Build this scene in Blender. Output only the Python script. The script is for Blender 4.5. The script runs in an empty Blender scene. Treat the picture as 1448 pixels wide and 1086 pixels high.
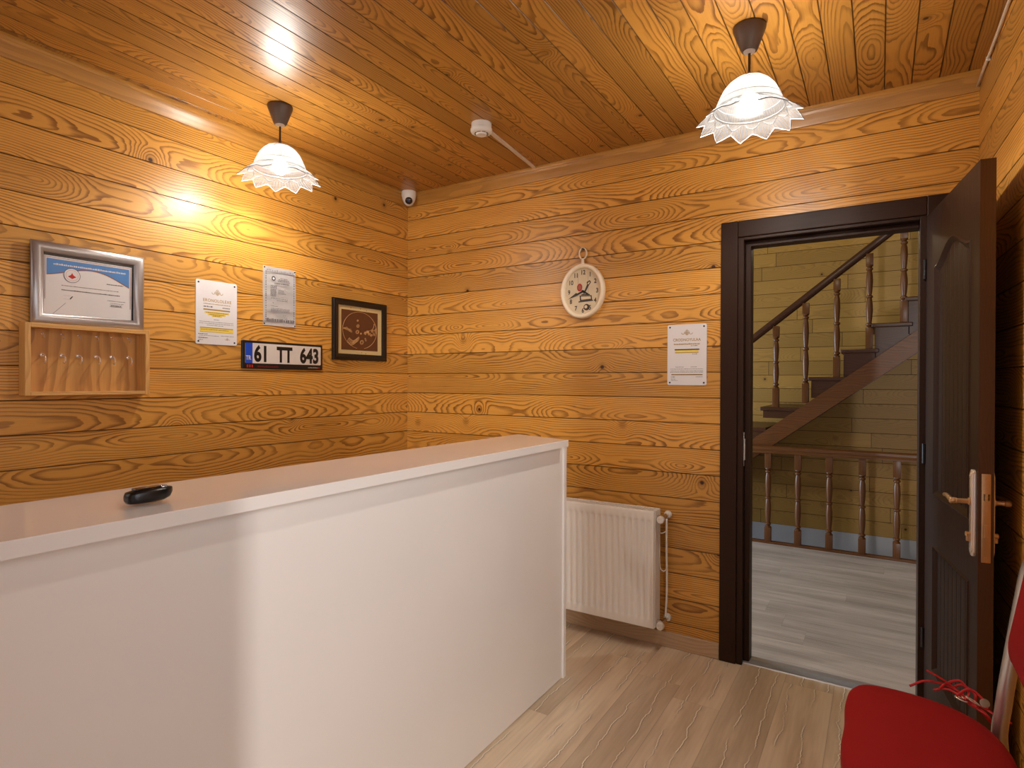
import bpy, bmesh, math, random
from mathutils import Vector, Matrix
PI = math.pi
rnd = random.Random(7)
scene = bpy.context.scene
COL = scene.collection

# ------------------------------------------------------------------ node helpers
class S:
    """A shader socket (or number) with arithmetic that makes Math nodes."""
    def __init__(s, nt, k): s.nt = nt; s.k = k
    def _m(s, op, *a, clamp=False):
        n = s.nt.nodes.new('ShaderNodeMath'); n.operation = op; n.use_clamp = clamp
        for i, x in enumerate((s,) + a):
            x = x.k if isinstance(x, S) else x
            if isinstance(x, (int, float)): n.inputs[i].default_value = x
            else: s.nt.links.new(x, n.inputs[i])
        return S(s.nt, n.outputs[0])
    def __add__(s, o): return s._m('ADD', o)
    def __sub__(s, o): return s._m('SUBTRACT', o)
    def __mul__(s, o): return s._m('MULTIPLY', o)
    def __truediv__(s, o): return s._m('DIVIDE', o)
    def floor(s): return s._m('FLOOR')
    def fract(s): return s._m('FRACT')
    def abs(s): return s._m('ABSOLUTE')
    def sqrt(s): return s._m('SQRT')
    def gt(s, o): return s._m('GREATER_THAN', o)
    def sin(s): return s._m('SINE')
    def pow(s, o): return s._m('POWER', o)
    def smooth(s, a, b, x=0.0, y=1.0):
        n = s.nt.nodes.new('ShaderNodeMapRange'); n.interpolation_type = 'SMOOTHSTEP'
        s.nt.links.new(s.k, n.inputs['Value'])
        n.inputs['From Min'].default_value = a; n.inputs['From Max'].default_value = b
        n.inputs['To Min'].default_value = x; n.inputs['To Max'].default_value = y
        return S(s.nt, n.outputs['Result'])

class NB:
    """Node builder for one material."""
    def __init__(s, name):
        m = s.mat = bpy.data.materials.new(name); m.use_nodes = True
        s.nt = m.node_tree; s.b = s.nt.nodes['Principled BSDF']
    def coord(s):
        tc = s.nt.nodes.new('ShaderNodeTexCoord'); sp = s.nt.nodes.new('ShaderNodeSeparateXYZ')
        s.nt.links.new(tc.outputs['Object'], sp.inputs[0])
        return [S(s.nt, sp.outputs[i]) for i in range(3)]
    def vec(s, x, y, z=0.0):
        n = s.nt.nodes.new('ShaderNodeCombineXYZ')
        for i, v in enumerate((x, y, z)):
            if isinstance(v, S): s.nt.links.new(v.k, n.inputs[i])
            else: n.inputs[i].default_value = v
        return n.outputs[0]
    def noise(s, v, scale=1.0, detail=2.0, rough=.5):
        n = s.nt.nodes.new('ShaderNodeTexNoise'); s.nt.links.new(v, n.inputs['Vector'])
        n.inputs['Scale'].default_value = scale; n.inputs['Detail'].default_value = detail
        n.inputs['Roughness'].default_value = rough
        return S(s.nt, n.outputs['Fac'] if 'Fac' in n.outputs else n.outputs[0])
    def white(s, v):
        n = s.nt.nodes.new('ShaderNodeTexWhiteNoise'); n.noise_dimensions = '3D'
        s.nt.links.new(v, n.inputs['Vector'])
        sp = s.nt.nodes.new('ShaderNodeSeparateColor'); s.nt.links.new(n.outputs['Color'], sp.inputs[0])
        return [S(s.nt, sp.outputs[i]) for i in range(3)]
    def voronoi(s, v, scale=1.0, rand=1.0):
        n = s.nt.nodes.new('ShaderNodeTexVoronoi'); n.voronoi_dimensions = '2D'
        s.nt.links.new(v, n.inputs['Vector']); n.inputs['Scale'].default_value = scale
        n.inputs['Randomness'].default_value = rand
        sp = s.nt.nodes.new('ShaderNodeSeparateColor'); s.nt.links.new(n.outputs['Color'], sp.inputs[0])
        return S(s.nt, n.outputs['Distance']), S(s.nt, sp.outputs[0])
    def mix(s, f, a, b, mode='MIX'):
        n = s.nt.nodes.new('ShaderNodeMix'); n.data_type = 'RGBA'; n.blend_type = mode
        if isinstance(f, S): s.nt.links.new(f.k, n.inputs[0])
        else: n.inputs[0].default_value = f
        for i, c in ((6, a), (7, b)):
            if isinstance(c, (tuple, list)): n.inputs[i].default_value = (*c[:3], 1)
            else: s.nt.links.new(c, n.inputs[i])
        return n.outputs[2]
    def grey(s, v):
        n = s.nt.nodes.new('ShaderNodeCombineColor')
        for i in range(3): s.nt.links.new(v.k, n.inputs[i])
        return n.outputs[0]
    def bump(s, h, strength=.3, dist=.001):
        n = s.nt.nodes.new('ShaderNodeBump'); n.inputs['Strength'].default_value = strength
        n.inputs['Distance'].default_value = dist; s.nt.links.new(h.k, n.inputs['Height'])
        s.nt.links.new(n.outputs[0], s.b.inputs['Normal'])
    def out(s, col=None, rough=.5, spec=.5, metal=0.0, coat=0.0, coat_rough=.1):
        if col is not None:
            if isinstance(col, (tuple, list)): s.b.inputs['Base Color'].default_value = (*col[:3], 1)
            else: s.nt.links.new(col, s.b.inputs['Base Color'])
        if isinstance(rough, S): s.nt.links.new(rough.k, s.b.inputs['Roughness'])
        else: s.b.inputs['Roughness'].default_value = rough
        s.b.inputs['Specular IOR Level'].default_value = spec
        s.b.inputs['Metallic'].default_value = metal
        s.b.inputs['Coat Weight'].default_value = coat; s.b.inputs['Coat Roughness'].default_value = coat_rough
        return s.mat

def lin(r, g, b):
    f = lambda c: (c/255/12.92) if c/255 <= .04045 else ((c/255+.055)/1.055)**2.4
    return (f(r), f(g), f(b))

def plain(name, rgb, rough=.5, metal=0.0, spec=.5, coat=0.0, var=.06, scale=30):
    """Painted / plastic / metal surface with a faint procedural mottling."""
    B = NB(name); x, y, z = B.coord()
    n = B.noise(B.vec(x, y, z), scale, 3)
    c = lin(*rgb)
    col = B.mix(n, tuple(v*(1-var) for v in c), tuple(min(1, v*(1+var)) for v in c))
    return B.out(col, rough, spec, metal, coat)

def plank_mat(name, u, v, p, v0, light, dark, seed=0, ringw=.0095, contrast=.82, joint=0, rough=.37, knots=.55,
              wob=.2, knotcol=(62, 30, 12)):
    B = NB(name); c = B.coord(); U, V = c[u], c[v]
    bv = (V - v0)/p; b = bv.floor(); fv = bv - b
    r0 = B.white(B.vec(b + seed + .5, 3.5, 1.5))
    if joint: s = ((U + r0[0]*joint*5)/joint).floor()
    else: s = S(B.nt, 0.0)
    r1, r2, r3 = B.white(B.vec(b + seed + .5, s.k if not isinstance(s.k, float) and False else (s if joint else 0.5), 7.5))
    uu = U + r1*40
    vv = (fv - .5)*p + (r2 - .5)*p*1.1
    n1 = B.noise(B.vec(uu*1.1, b*9.3 + seed), 1.0, 1.8)
    kd0, kr = B.voronoi(B.vec(uu*1.9, V*1.9 + r1*9), 1.0)
    kd = kd0/1.9
    ksel = kr.gt(knots)
    kb = (kd/.055); kb = (kb*kb*-1.0)._m('EXPONENT')*ksel
    d = (n1 - .5)*wob*2 + r3*.05 + .02 + kb*.05
    fine = (B.noise(B.vec(uu*5, V*38, r2*9), 1.0, 2) - .5)*.010
    r = (vv*vv + d*d).sqrt() + fine
    t = (r/ringw).fract()
    band = t.smooth(.42, .88)*t.smooth(.94, 1.0, 1.0, .0)
    patch = B.noise(B.vec(uu*2.2, V*14, r1*5), 1.0, 2).smooth(.3, .7, .45, 1.0)
    fibre = B.noise(B.vec(uu*6, V*260, 2.0), 1.0, 2)
    f = band*patch*contrast + (fibre - .5)*.35 + .06
    f = f._m('ADD', 0.0, clamp=True)
    col = B.mix(f, lin(*light), lin(*dark))
    tint = r2*.30 + .84
    col = B.mix(1.0, col, B.grey(tint), 'MULTIPLY')
    # dark knots with a softer brown halo
    kn = (kd + (fine*.6)).smooth(.006, .012, 1.0, 0.0)*ksel*r1.gt(.35)
    halo = kd.smooth(.008, .035, .45, 0.0)*ksel
    col = B.mix(halo, col, lin(*dark))
    col = B.mix(kn, col, lin(*knotcol))
    # darkened tongue and groove joint
    e = ((fv - .5).abs()*-1.0 + .5)*p
    g = e.smooth(.0012, .0035, .75, 0.0)
    col = B.mix(g, col, lin(60, 28, 8))
    if joint:
        fu = ((U + r0[0]*joint*5)/joint).fract()
        eu = ((fu - .5).abs()*-1.0 + .5)*joint
        col = B.mix(eu.smooth(.001, .004, .8, 0.0), col, lin(45, 22, 8))
    B.bump(f*-1.0, .12, .002)
    rg = fibre*.12 + (rough - .06)
    return B.out(col, rg, .5)

def laminate_mat(name, u, v, width, base, dark, pale, seed=0, crack=1.0, rough=.38):
    B = NB(name); c = B.coord(); U, V = c[u], c[v]
    L = 1.28
    bv = V/width + 50.0; b = bv.floor(); fv = bv - b
    r0 = B.white(B.vec(b + seed + .5, 1.5, 4.5))
    su = (U + r0[0]*L)/L; s = su.floor(); fu = su - s
    r1, r2, r3 = B.white(B.vec(b + seed + .5, s, 2.5))
    uu = U + r1*30
    lo = B.noise(B.vec(uu*1.3, V*9 + r2*20), 1.0, 3)
    hi = B.noise(B.vec(uu*5, V*75 + r2*20), 1.0, 3)
    f = lo.smooth(.35, .7)*.55 + (hi - .5)*.7
    f = f._m('ADD', .1, clamp=True)
    col = B.mix(f, lin(*base), lin(*dark))
    col = B.mix(1.0, col, B.grey(r3*.2 + .9), 'MULTIPLY')
    wav = (B.noise(B.vec(uu*2.2, b*3.1 + seed), 1.0, 8, .68) - .5)*.13
    for k, off in enumerate((.30, .72)):
        line = (fv - off)*width + (r2 - .5)*.05 + wav*(1.0 if k == 0 else -.8)
        a = line.abs()
        m = B.noise(B.vec(uu*2.6, b*5 + k*11.0), 1.0, 2).smooth(.43, .53)*B.noise(B.vec(uu*16, b*5 + k*7.0), 1.0, 2).smooth(.34, .50, .25, 1.0)*crack
        shade = a.smooth(.0, .018, .5, 0.0)*m
        col = B.mix(shade, col, lin(*dark))
        col = B.mix((line - .003).abs().smooth(.0008, .0026, .55, 0.0)*m, col, lin(55, 42, 32))
        col = B.mix(a.smooth(.0008, .0030, .95, 0.0)*m, col, lin(*pale))
    e = ((fv - .5).abs()*-1.0 + .5)*width
    eu = ((fu - .5).abs()*-1.0 + .5)*L
    col = B.mix(e.smooth(.0004, .0018, .35, 0.0), col, lin(70, 55, 42))
    col = B.mix(eu.smooth(.0004, .0018, .18, 0.0), col, lin(70, 55, 42))
    B.bump(hi, .08, .001)
    return B.out(col, hi*.15 + (rough - .05), .45)

def grain_mat(name, light, dark, axis=0, rough=.35, scale=1.0, contrast=.8, spec=.5, ring=.012):
    """Plain wood with grain along one local axis."""
    B = NB(name); c = B.coord(); U = c[axis]; A, D = c[(axis+1) % 3], c[(axis+2) % 3]
    n = B.noise(B.vec(U*2.2*scale, A*9*scale, D*9*scale), 1.0, 2)
    t = ((A*1.0 + D*.7 + n*.10)/ring).fract()
    band = t.smooth(.25, .85)*t.smooth(.93, 1.0, 1.0, 0.0)
    fib = B.noise(B.vec(U*7, A*190, D*190), 1.0, 2)
    f = (band*.6*contrast + (fib - .5)*.5 + .12)._m('ADD', 0.0, clamp=True)
    col = B.mix(f, lin(*light), lin(*dark))
    B.bump(fib, .06, .001)
    return B.out(col, fib*.14 + (rough - .07), spec)

# ------------------------------------------------------------------ mesh helpers
def obj(name, bm, mat, parent=None, smooth=False, sharp=None, loc=None):
    if smooth:
        bm.normal_update()
        for f in bm.faces: f.smooth = True
        if sharp is not None:
            for e in bm.edges:
                if len(e.link_faces) == 2 and e.calc_face_angle(0) > math.radians(sharp): e.smooth = False
    me = bpy.data.meshes.new(name); bm.to_mesh(me); bm.free()
    for m in (mat if isinstance(mat, (list, tuple)) else [mat]): me.materials.append(m)
    o = bpy.data.objects.new(name, me); COL.objects.link(o)
    if parent: o.parent = parent
    if loc: o.location = loc
    return o

def empty(name, loc=(0, 0, 0), rot=(0, 0, 0)):
    o = bpy.data.objects.new(name, None); COL.objects.link(o)
    o.location = loc; o.rotation_euler = rot; o.empty_display_size = .05
    return o

def tag(o, label=None, cat=None, group=None, kind=None):
    for k, v in (('label', label), ('category', cat), ('group', group), ('kind', kind)):
        if v: o[k] = v
    return o

def box(bm, a, b, bev=0.0, seg=2, mi=0):
    a, b = Vector(a), Vector(b)
    r = bmesh.ops.create_cube(bm, size=1.0)
    M = Matrix.Translation((a+b)/2) @ Matrix.Diagonal((abs(b.x-a.x), abs(b.y-a.y), abs(b.z-a.z), 1))
    bmesh.ops.transform(bm, matrix=M, verts=r['verts'])
    fs = list({f for v in r['verts'] for f in v.link_faces})
    if bev:
        es = list({e for f in fs for e in f.edges})
        rr = bmesh.ops.bevel(bm, geom=es, offset=bev, segments=seg, profile=.5, affect='EDGES')
        fs = [f for f in rr['faces']]
        fs = list({f for v in rr['verts'] for f in v.link_faces} | set(fs))
    for f in fs: f.material_index = mi
    return fs

def bbox(a, b, bev=0.0, seg=2):
    bm = bmesh.new(); box(bm, a, b, bev, seg); return bm

def lathe(bm, prof, seg=32, M=None, cap=True, mi=0):
    rings = []
    for r, z in prof:
        if r < 1e-6:
            rings.append([bm.verts.new((0, 0, z))])
        else:
            rings.append([bm.verts.new((r*math.cos(2*PI*i/seg), r*math.sin(2*PI*i/seg), z)) for i in range(seg)])
    fs = []
    for A, B in zip(rings, rings[1:]):
        if len(A) == 1 and len(B) == 1: continue
        for i in range(seg):
            j = (i+1) % seg
            if len(A) == 1: fs.append(bm.faces.new((A[0], B[j], B[i])))
            elif len(B) == 1: fs.append(bm.faces.new((A[i], A[j], B[0])))
            else: fs.append(bm.faces.new((A[i], A[j], B[j], B[i])))
    if cap:
        if len(rings[0]) > 1: fs.append(bm.faces.new(rings[0][::-1]))
        if len(rings[-1]) > 1: fs.append(bm.faces.new(rings[-1]))
    for f in fs: f.material_index = mi
    vs = [v for R in rings for v in R]
    if M is not None: bmesh.ops.transform(bm, matrix=M, verts=vs)
    bmesh.ops.recalc_face_normals(bm, faces=fs)
    return vs

def axisM(p, d):
    """Matrix that takes +z to direction d at point p."""
    return Matrix.Translation(Vector(p)) @ Vector(d).to_track_quat('Z', 'Y').to_matrix().to_4x4()

def cyl(bm, a, b, r, seg=20, r2=None, mi=0):
    a, b = Vector(a), Vector(b); L = (b-a).length
    return lathe(bm, [(r, 0), (r if r2 is None else r2, L)], seg, axisM(a, b-a), mi=mi)

def spline(pts, n=8, closed=False):
    P = [Vector(p) for p in pts]; out = []; m = len(P)
    rng = range(m if closed else m-1)
    for i in rng:
        p1, p2 = P[i], P[(i+1) % m]
        p0 = P[(i-1) % m] if closed or i else p1*2-p2
        p3 = P[(i+2) % m] if closed or i+2 < m else p2*2-p1
        for k in range(n):
            t = k/n
            out.append(.5*((2*p1)+(p2-p0)*t+(2*p0-5*p1+4*p2-p3)*t*t+(3*p1-p0-3*p2+p3)*t**3))
    if not closed: out.append(P[-1])
    return out

def tube(bm, pts, r, seg=10, closed=False, ry=None, up=None, mi=0):
    """Sweep an ellipse (r by ry) along pts."""
    P = [Vector(p) for p in pts]; n = len(P); ry = ry or r
    prev = None; rings = []
    for i, p in enumerate(P):
        a = P[(i-1) % n] if closed or i else p
        b = P[(i+1) % n] if closed or i+1 < n else p
        t = (b-a).normalized()
        if prev is None:
            ref = Vector(up) if up else (Vector((0, 0, 1)) if abs(t.z) < .9 else Vector((1, 0, 0)))
        else: ref = prev
        s = (ref - t*ref.dot(t)).normalized(); prev = s
        w = t.cross(s)
        rr = r(i/(n-1)) if callable(r) else r
        r2 = ry(i/(n-1)) if callable(ry) else ry
        rings.append([bm.verts.new(p + s*(rr*math.cos(2*PI*k/seg)) + w*(r2*math.sin(2*PI*k/seg))) for k in range(seg)])
    fs = []
    for i in range(n if closed else n-1):
        A, B = rings[i], rings[(i+1) % n]
        for k in range(seg):
            j = (k+1) % seg
            fs.append(bm.faces.new((A[k], A[j], B[j], B[k])))
    if not closed:
        fs.append(bm.faces.new(rings[0][::-1])); fs.append(bm.faces.new(rings[-1]))
    for f in fs: f.material_index = mi
    bmesh.ops.recalc_face_normals(bm, faces=fs)
    return fs

def prism(bm, poly, d0, d1, M=None, bev=0.0, mi=0):
    """Extrude a 2-D polygon (x,y) from z=d0 to z=d1."""
    A = [bm.verts.new((x, y, d0)) for x, y in poly]; B = [bm.verts.new((x, y, d1)) for x, y in poly]
    n = len(poly); fs = [bm.faces.new(A[::-1]), bm.faces.new(B)]
    for i in range(n):
        j = (i+1) % n; fs.append(bm.faces.new((A[i], A[j], B[j], B[i])))
    bmesh.ops.recalc_face_normals(bm, faces=fs)
    if bev:
        es = [e for e in fs[1].edges]
        rr = bmesh.ops.bevel(bm, geom=es, offset=bev, segments=2, profile=.5, affect='EDGES')
        fs = list(set(f for f in fs if f.is_valid) | set(rr['faces']))
    vs = list({v for f in fs for v in f.verts})
    if M is not None: bmesh.ops.transform(bm, matrix=M, verts=vs)
    for f in fs: f.material_index = mi
    return fs

def rrect(x0, y0, x1, y1, r, n=5):
    out = []
    for cx, cy, a in ((x1-r, y1-r, 0), (x0+r, y1-r, 90), (x0+r, y0+r, 180), (x1-r, y0+r, 270)):
        for k in range(n+1):
            t = math.radians(a+90*k/n); out.append((cx+r*math.cos(t), cy+r*math.sin(t)))
    return out

def flat(bm, poly, z, mi=0):
    f = bm.faces.new([bm.verts.new((x, y, z)) for x, y in poly]); f.material_index = mi
    f.normal_update()
    if f.normal.z < 0: f.normal_flip()
    return f

def rect(bm, x0, y0, x1, y1, z, mi=0): return flat(bm, [(x0, y0), (x1, y0), (x1, y1), (x0, y1)], z, mi)

def dashes(bm, x0, x1, y, h, z, mi=0, seed=0, wmin=.002, wmax=.008, gap=.0012, slope=0):
    """A line of tiny unreadable print."""
    r = random.Random(seed); x = x0
    while x < x1:
        w = min(r.uniform(wmin, wmax), x1-x); yy = y+(x-x0)*slope
        rect(bm, x, yy, x+w, yy+h*r.uniform(.7, 1), z, mi); x += w+gap*r.uniform(.7, 2.0)

def text(bm, s, x, y, size, z, xs=1.0, mi=0, depth=0.0, bold=0.0, align='LEFT', space=1.0):
    cu = bpy.data.curves.new('lettering', 'FONT'); cu.body = s; cu.size = size; cu.extrude = depth
    cu.offset = bold; cu.align_x = align; cu.space_character = space; cu.resolution_u = 4
    o = bpy.data.objects.new('lettering', cu); COL.objects.link(o)
    bpy.context.view_layer.update()
    me = bpy.data.meshes.new_from_object(o.evaluated_get(bpy.context.evaluated_depsgraph_get()))
    bpy.data.objects.remove(o); bpy.data.curves.remove(cu)
    n0 = len(bm.verts); f0 = len(bm.faces)
    bm.from_mesh(me); bpy.data.meshes.remove(me)
    bm.verts.ensure_lookup_table(); bm.faces.ensure_lookup_table()
    for v in bm.verts[n0:]: v.co = Vector((x+v.co.x*xs, y+v.co.y, z+v.co.z+depth))
    for f in bm.faces[f0:]: f.material_index = mi

def plank_sheet(u0, u1, v0, v1, p, s0, place, hole=None, g=.0022, dep=.003, back=.1, nrm=None):
    """Boards running along u with a V joint at every s0 + k*p in v. place(u, v, depth) -> point; depth > 0 goes into the wall."""
    bm = bmesh.new()
    prof = {round(v0, 5): 0.0, round(v1, 5): 0.0}
    k = math.floor((v0-s0)/p)
    while s0+k*p <= v1:
        c = s0+k*p
        for dv, d in ((-g, 0), (0, dep), (g, 0)):
            if v0 < c+dv < v1: prof[round(c+dv, 5)] = d
        k += 1
    vs = sorted(prof)
    if hole:
        for hv in (hole[2], hole[3]):
            if v0 < hv < v1 and round(hv, 5) not in prof:
                lo = max(v for v in vs if v < hv); hi = min(v for v in vs if v > hv)
                prof[round(hv, 5)] = prof[lo]+(prof[hi]-prof[lo])*(hv-lo)/(hi-lo)
                vs = sorted(prof)
    for a, b in zip(vs, vs[1:]):
        spans = [(u0, u1)]
        if hole and hole[2]-1e-4 <= a and b <= hole[3]+1e-4: spans = [(u0, hole[0]), (hole[1], u1)]
        for x0, x1 in spans:
            if x1-x0 < 1e-5: continue
            bm.faces.new([bm.verts.new(place(*q)) for q in ((x0, a, prof[a]), (x1, a, prof[a]), (x1, b, prof[b]), (x0, b, prof[b]))])
    bmesh.ops.remove_doubles(bm, verts=bm.verts[:], dist=1e-5)
    for f in bm.faces:
        f.normal_update()
        if f.normal.dot(Vector(nrm)) < 0: f.normal_flip()
    # body of the wall behind the boards
    rects = [(u0, u1, v0, v1)] if not hole else [r for r in ((u0, hole[0], v0, v1), (hole[1], u1, v0, v1),
             (hole[0], hole[1], hole[3], v1), (hole[0], hole[1], v0, hole[2])) if r[1]-r[0] > 1e-4 and r[3]-r[2] > 1e-4]
    for r in rects:
        box(bm, place(r[0], r[2], dep+.002), place(r[1], r[3], back))
    return bm

# ------------------------------------------------------------------ materials
PITCH, Z0 = .1263, 1.008
OR_L, OR_D = (217, 157, 70), (120, 69, 19)
m_wall_left = plank_mat('pine boards left', 1, 2, PITCH, Z0, OR_L, OR_D, seed=3)
m_wall_far = plank_mat('pine boards far', 0, 2, PITCH, Z0, OR_L, OR_D, seed=21)
m_wall_right = plank_mat('pine boards right', 1, 2, PITCH, Z0, OR_L, OR_D, seed=40)
m_ceiling = plank_mat('pine ceiling boards', 1, 0, .093, .064, (186, 131, 57), (112, 67, 21), seed=60, ringw=.009, contrast=.9)
m_hall = plank_mat('knotty hall boards', 0, 2, .131, -.03, (176, 138, 66), (124, 88, 36), seed=80, contrast=.4, joint=1.15, rough=.5)
m_floor = laminate_mat('warm laminate', 1, 0, .192, (226, 208, 180), (180, 156, 126), (252, 246, 230), seed=5)
m_hall_floor = laminate_mat('grey laminate', 0, 1, .192, (198, 190, 182), (140, 131, 122), (226, 220, 212), seed=11, crack=.8)
m_trim = grain_mat('pine moulding', (188, 134, 58), (128, 80, 28), 0, ring=.03, contrast=.5)
m_trim_y = grain_mat('pine moulding along the room', (188, 134, 58), (128, 80, 28), 1, ring=.03, contrast=.5)
m_base = grain_mat('pale baseboard', (200, 172, 138), (160, 130, 98), 0, contrast=.5)
m_dark = grain_mat('wenge foil', (50, 28, 14), (36, 19, 9), 2, rough=.48, contrast=.5, ring=.006, spec=.22)
m_dark_x = grain_mat('wenge foil across', (50, 28, 14), (36, 19, 9), 0, rough=.48, contrast=.5, ring=.006, spec=.22)
m_leafedge = grain_mat('wenge leaf edge', (88, 55, 28), (70, 42, 19), 2, rough=.4, contrast=.5, ring=.006)
m_white_gloss = plain('white counter lacquer', (238, 233, 228), .09, spec=.5, coat=.3, var=.02, scale=4)
m_white = plain('white enamel', (242, 238, 230), .3, var=.02)
m_plastic = plain('white plastic', (226, 220, 210), .4, var=.02)
m_cable = plain('white cable trunking', (214, 196, 172), .45, var=.03)
m_black = plain('black plastic', (16, 16, 17), .28, var=.1)
m_blackg = plain('glossy black plastic', (20, 18, 18), .12, var=.1, coat=.5)
m_bronze = plain('dark bronze paint', (92, 76, 66), .4, metal=.3, var=.1)
m_cord = plain('brown cord', (52, 30, 22), .6)
m_alu = plain('brushed aluminium', (178, 172, 170), .32, metal=.75, var=.05, scale=60)
m_chrome = plain('chrome', (212, 208, 204), .14, metal=1.0, var=.03)
m_satin = plain('satin steel tube', (206, 202, 196), .3, metal=.85, var=.04)
m_brass = plain('rose brass', (212, 174, 130), .28, metal=.65, var=.06)
m_brass_hi = plain('polished rose brass', (240, 224, 210), .2, metal=.65, var=.04)
m_red = plain('red fabric', (150, 5, 9), .75, spec=.25, var=.1, scale=400)
m_strap = plain('red lanyard webbing', (186, 16, 20), .6, var=.1, scale=300)
m_paper = plain('white paper', (228, 224, 222), .55, var=.015, scale=10)
m_plate_paper = plain('white printed panel', (226, 222, 222), .38, var=.012, scale=10)
m_ink = plain('grey print', (120, 114, 116), .6)
m_inkd = plain('dark print', (60, 52, 52), .6)
m_gold = plain('ochre print', (172, 132, 52), .55)
m_yellow = plain('yellow print', (236, 208, 92), .55)
m_blue = plain('blue print', (72, 132, 196), .5, var=.2, scale=14)
m_navy = plain('navy print', (58, 60, 98), .5)
m_orange = plain('orange print', (206, 128, 78), .5)
m_redp = plain('red print', (188, 30, 26), .5)
m_platew = plain('plate white', (222, 214, 206), .35, var=.02)
m_plateb = plain('plate blue', (18, 72, 190), .35)
m_cream = plain('cream paint', (246, 230, 202), .4, var=.03)
m_dial = plain('aged dial paper', (224, 208, 176), .6, var=.12, scale=18)
m_mat = plain('cream mount board', (214, 188, 132), .7, var=.04)
m_brown = plain('brown suede board', (98, 54, 16), .8, var=.12)
m_thread = plain('gold thread', (206, 156, 96), .5, var=.1)
m_walnut = plain('black stained frame', (22, 14, 12), .3, var=.15)
m_box = grain_mat('pale pine box', (226, 176, 104), (184, 128, 64), 0, rough=.5, contrast=.6)
m_boxv = grain_mat('pale pine upright', (226, 176, 104), (184, 128, 64), 1, rough=.5, contrast=.6)
m_boxback = grain_mat('pine box back', (214, 158, 84), (160, 106, 46), 1, rough=.5, contrast=.9, ring=.03)
m_stair = grain_mat('red brown stair wood', (104, 62, 24), (66, 38, 13), 0, rough=.4)
m_stairv = grain_mat('red brown turned wood', (100, 60, 24), (66, 38, 13), 2, rough=.36, contrast=.5)
m_tread = grain_mat('dark tread wood', (72, 42, 26), (46, 26, 16), 0, rough=.35)
m_grey = plain('blue grey paint', (172, 174, 178), .7, var=.06, scale=6)
m_thr = plain('aluminium strip', (190, 190, 192), .35, metal=.6)
m_rubber = plain('grey rubber insert', (140, 142, 144), .7)
m_void = plain('stairwell plaster', (120, 112, 100), .9)

def glass_shade_mat():
    B = NB('frosted pressed glass'); nt = B.nt
    nt.nodes.remove(B.b); outn = nt.nodes['Material Output']
    x, y, z = B.coord()
    ang = S(nt, 0.0); n = nt.nodes.new('ShaderNodeMath'); n.operation = 'ARCTAN2'
    nt.links.new(y.k, n.inputs[0]); nt.links.new(x.k, n.inputs[1]); ang = S(nt, n.outputs[0])
    rib = (ang*72.0).sin()*.5 + .5
    tr = nt.nodes.new('ShaderNodeBsdfTransparent'); tl = nt.nodes.new('ShaderNodeBsdfTranslucent')
    df = nt.nodes.new('ShaderNodeBsdfDiffuse'); gl = nt.nodes.new('ShaderNodeBsdfGlossy')
    tr.inputs[0].default_value = (.97, .97, .97, 1)
    glare_tone = z.smooth(-.300, -.276, .20, .046)  # bell colour darkened to offset the close bulb's glare, skirt kept paler
    nt.links.new(B.grey(glare_tone), tl.inputs[0]); nt.links.new(B.grey(glare_tone), df.inputs[0])
    gl.inputs['Roughness'].default_value = .15
    def mx(f, a, b):
        m = nt.nodes.new('ShaderNodeMixShader')
        if isinstance(f, S): nt.links.new(f.k, m.inputs[0])
        else: m.inputs[0].default_value = f
        nt.links.new(a, m.inputs[1]); nt.links.new(b, m.inputs[2]); return m.outputs[0]
    body = mx(.4, tl.outputs[0], df.outputs[0])
    s1 = mx(rib*.16 + .34, body, tr.outputs[0])
    s2 = mx(.06, s1, gl.outputs[0])
    nt.links.new(s2, outn.inputs[0])
    return B.mat
m_glass = glass_shade_mat()

def emit_mat(name, rgb, strength):
    B = NB(name); B.b.inputs['Base Color'].default_value = (1, 1, 1, 1)
    x, y, z = B.coord(); n = B.noise(B.vec(x, y, z), 5, 1)
    c = B.mix(n, rgb, tuple(min(1, v*1.02) for v in rgb))
    B.nt.links.new(c, B.b.inputs['Emission Color']); B.b.inputs['Emission Strength'].default_value = strength
    return B.mat
BULB = 330
m_bulb = emit_mat('lit frosted bulb', (1.0, .94, .86), BULB)

def glass_pane_mat():
    B = NB('thin clear pane'); nt = B.nt; nt.nodes.remove(B.b); o = nt.nodes['Material Output']
    t = nt.nodes.new('ShaderNodeBsdfTransparent'); g = nt.nodes.new('ShaderNodeBsdfGlossy'); g.inputs['Roughness'].default_value = .03
    m = nt.nodes.new('ShaderNodeMixShader'); m.inputs[0].default_value = .05
    nt.links.new(t.outputs[0], m.inputs[1]); nt.links.new(g.outputs[0], m.inputs[2]); nt.links.new(m.outputs[0], o.inputs[0])
    return B.mat
m_pane = glass_pane_mat()

# ------------------------------------------------------------------ camera
F_PX = 830.853; YAW, PITCH_C, ROLL = .558469, -.003949, .004
CAM = Vector((2.655789, -2.940085, 1.336331))
Fv = Vector((-math.sin(YAW)*math.cos(PITCH_C), math.cos(YAW)*math.cos(PITCH_C), math.sin(PITCH_C)))
R0 = Vector((math.cos(YAW), math.sin(YAW), 0)); U0 = R0.cross(Fv)
Rv = math.cos(ROLL)*R0 + math.sin(ROLL)*U0; Uv = Rv.cross(Fv)
cd = bpy.data.cameras.new('camera'); cd.sensor_width = 36; cd.sensor_fit = 'HORIZONTAL'
cd.lens = F_PX*36/1448; cd.clip_start = .02; cd.clip_end = 60
co = bpy.data.objects.new('camera', cd); COL.objects.link(co)
co.matrix_world = Matrix(((Rv.x, Uv.x, -Fv.x, CAM.x), (Rv.y, Uv.y, -Fv.y, CAM.y), (Rv.z, Uv.z, -Fv.z, CAM.z), (0, 0, 0, 1)))
scene.camera = co

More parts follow.
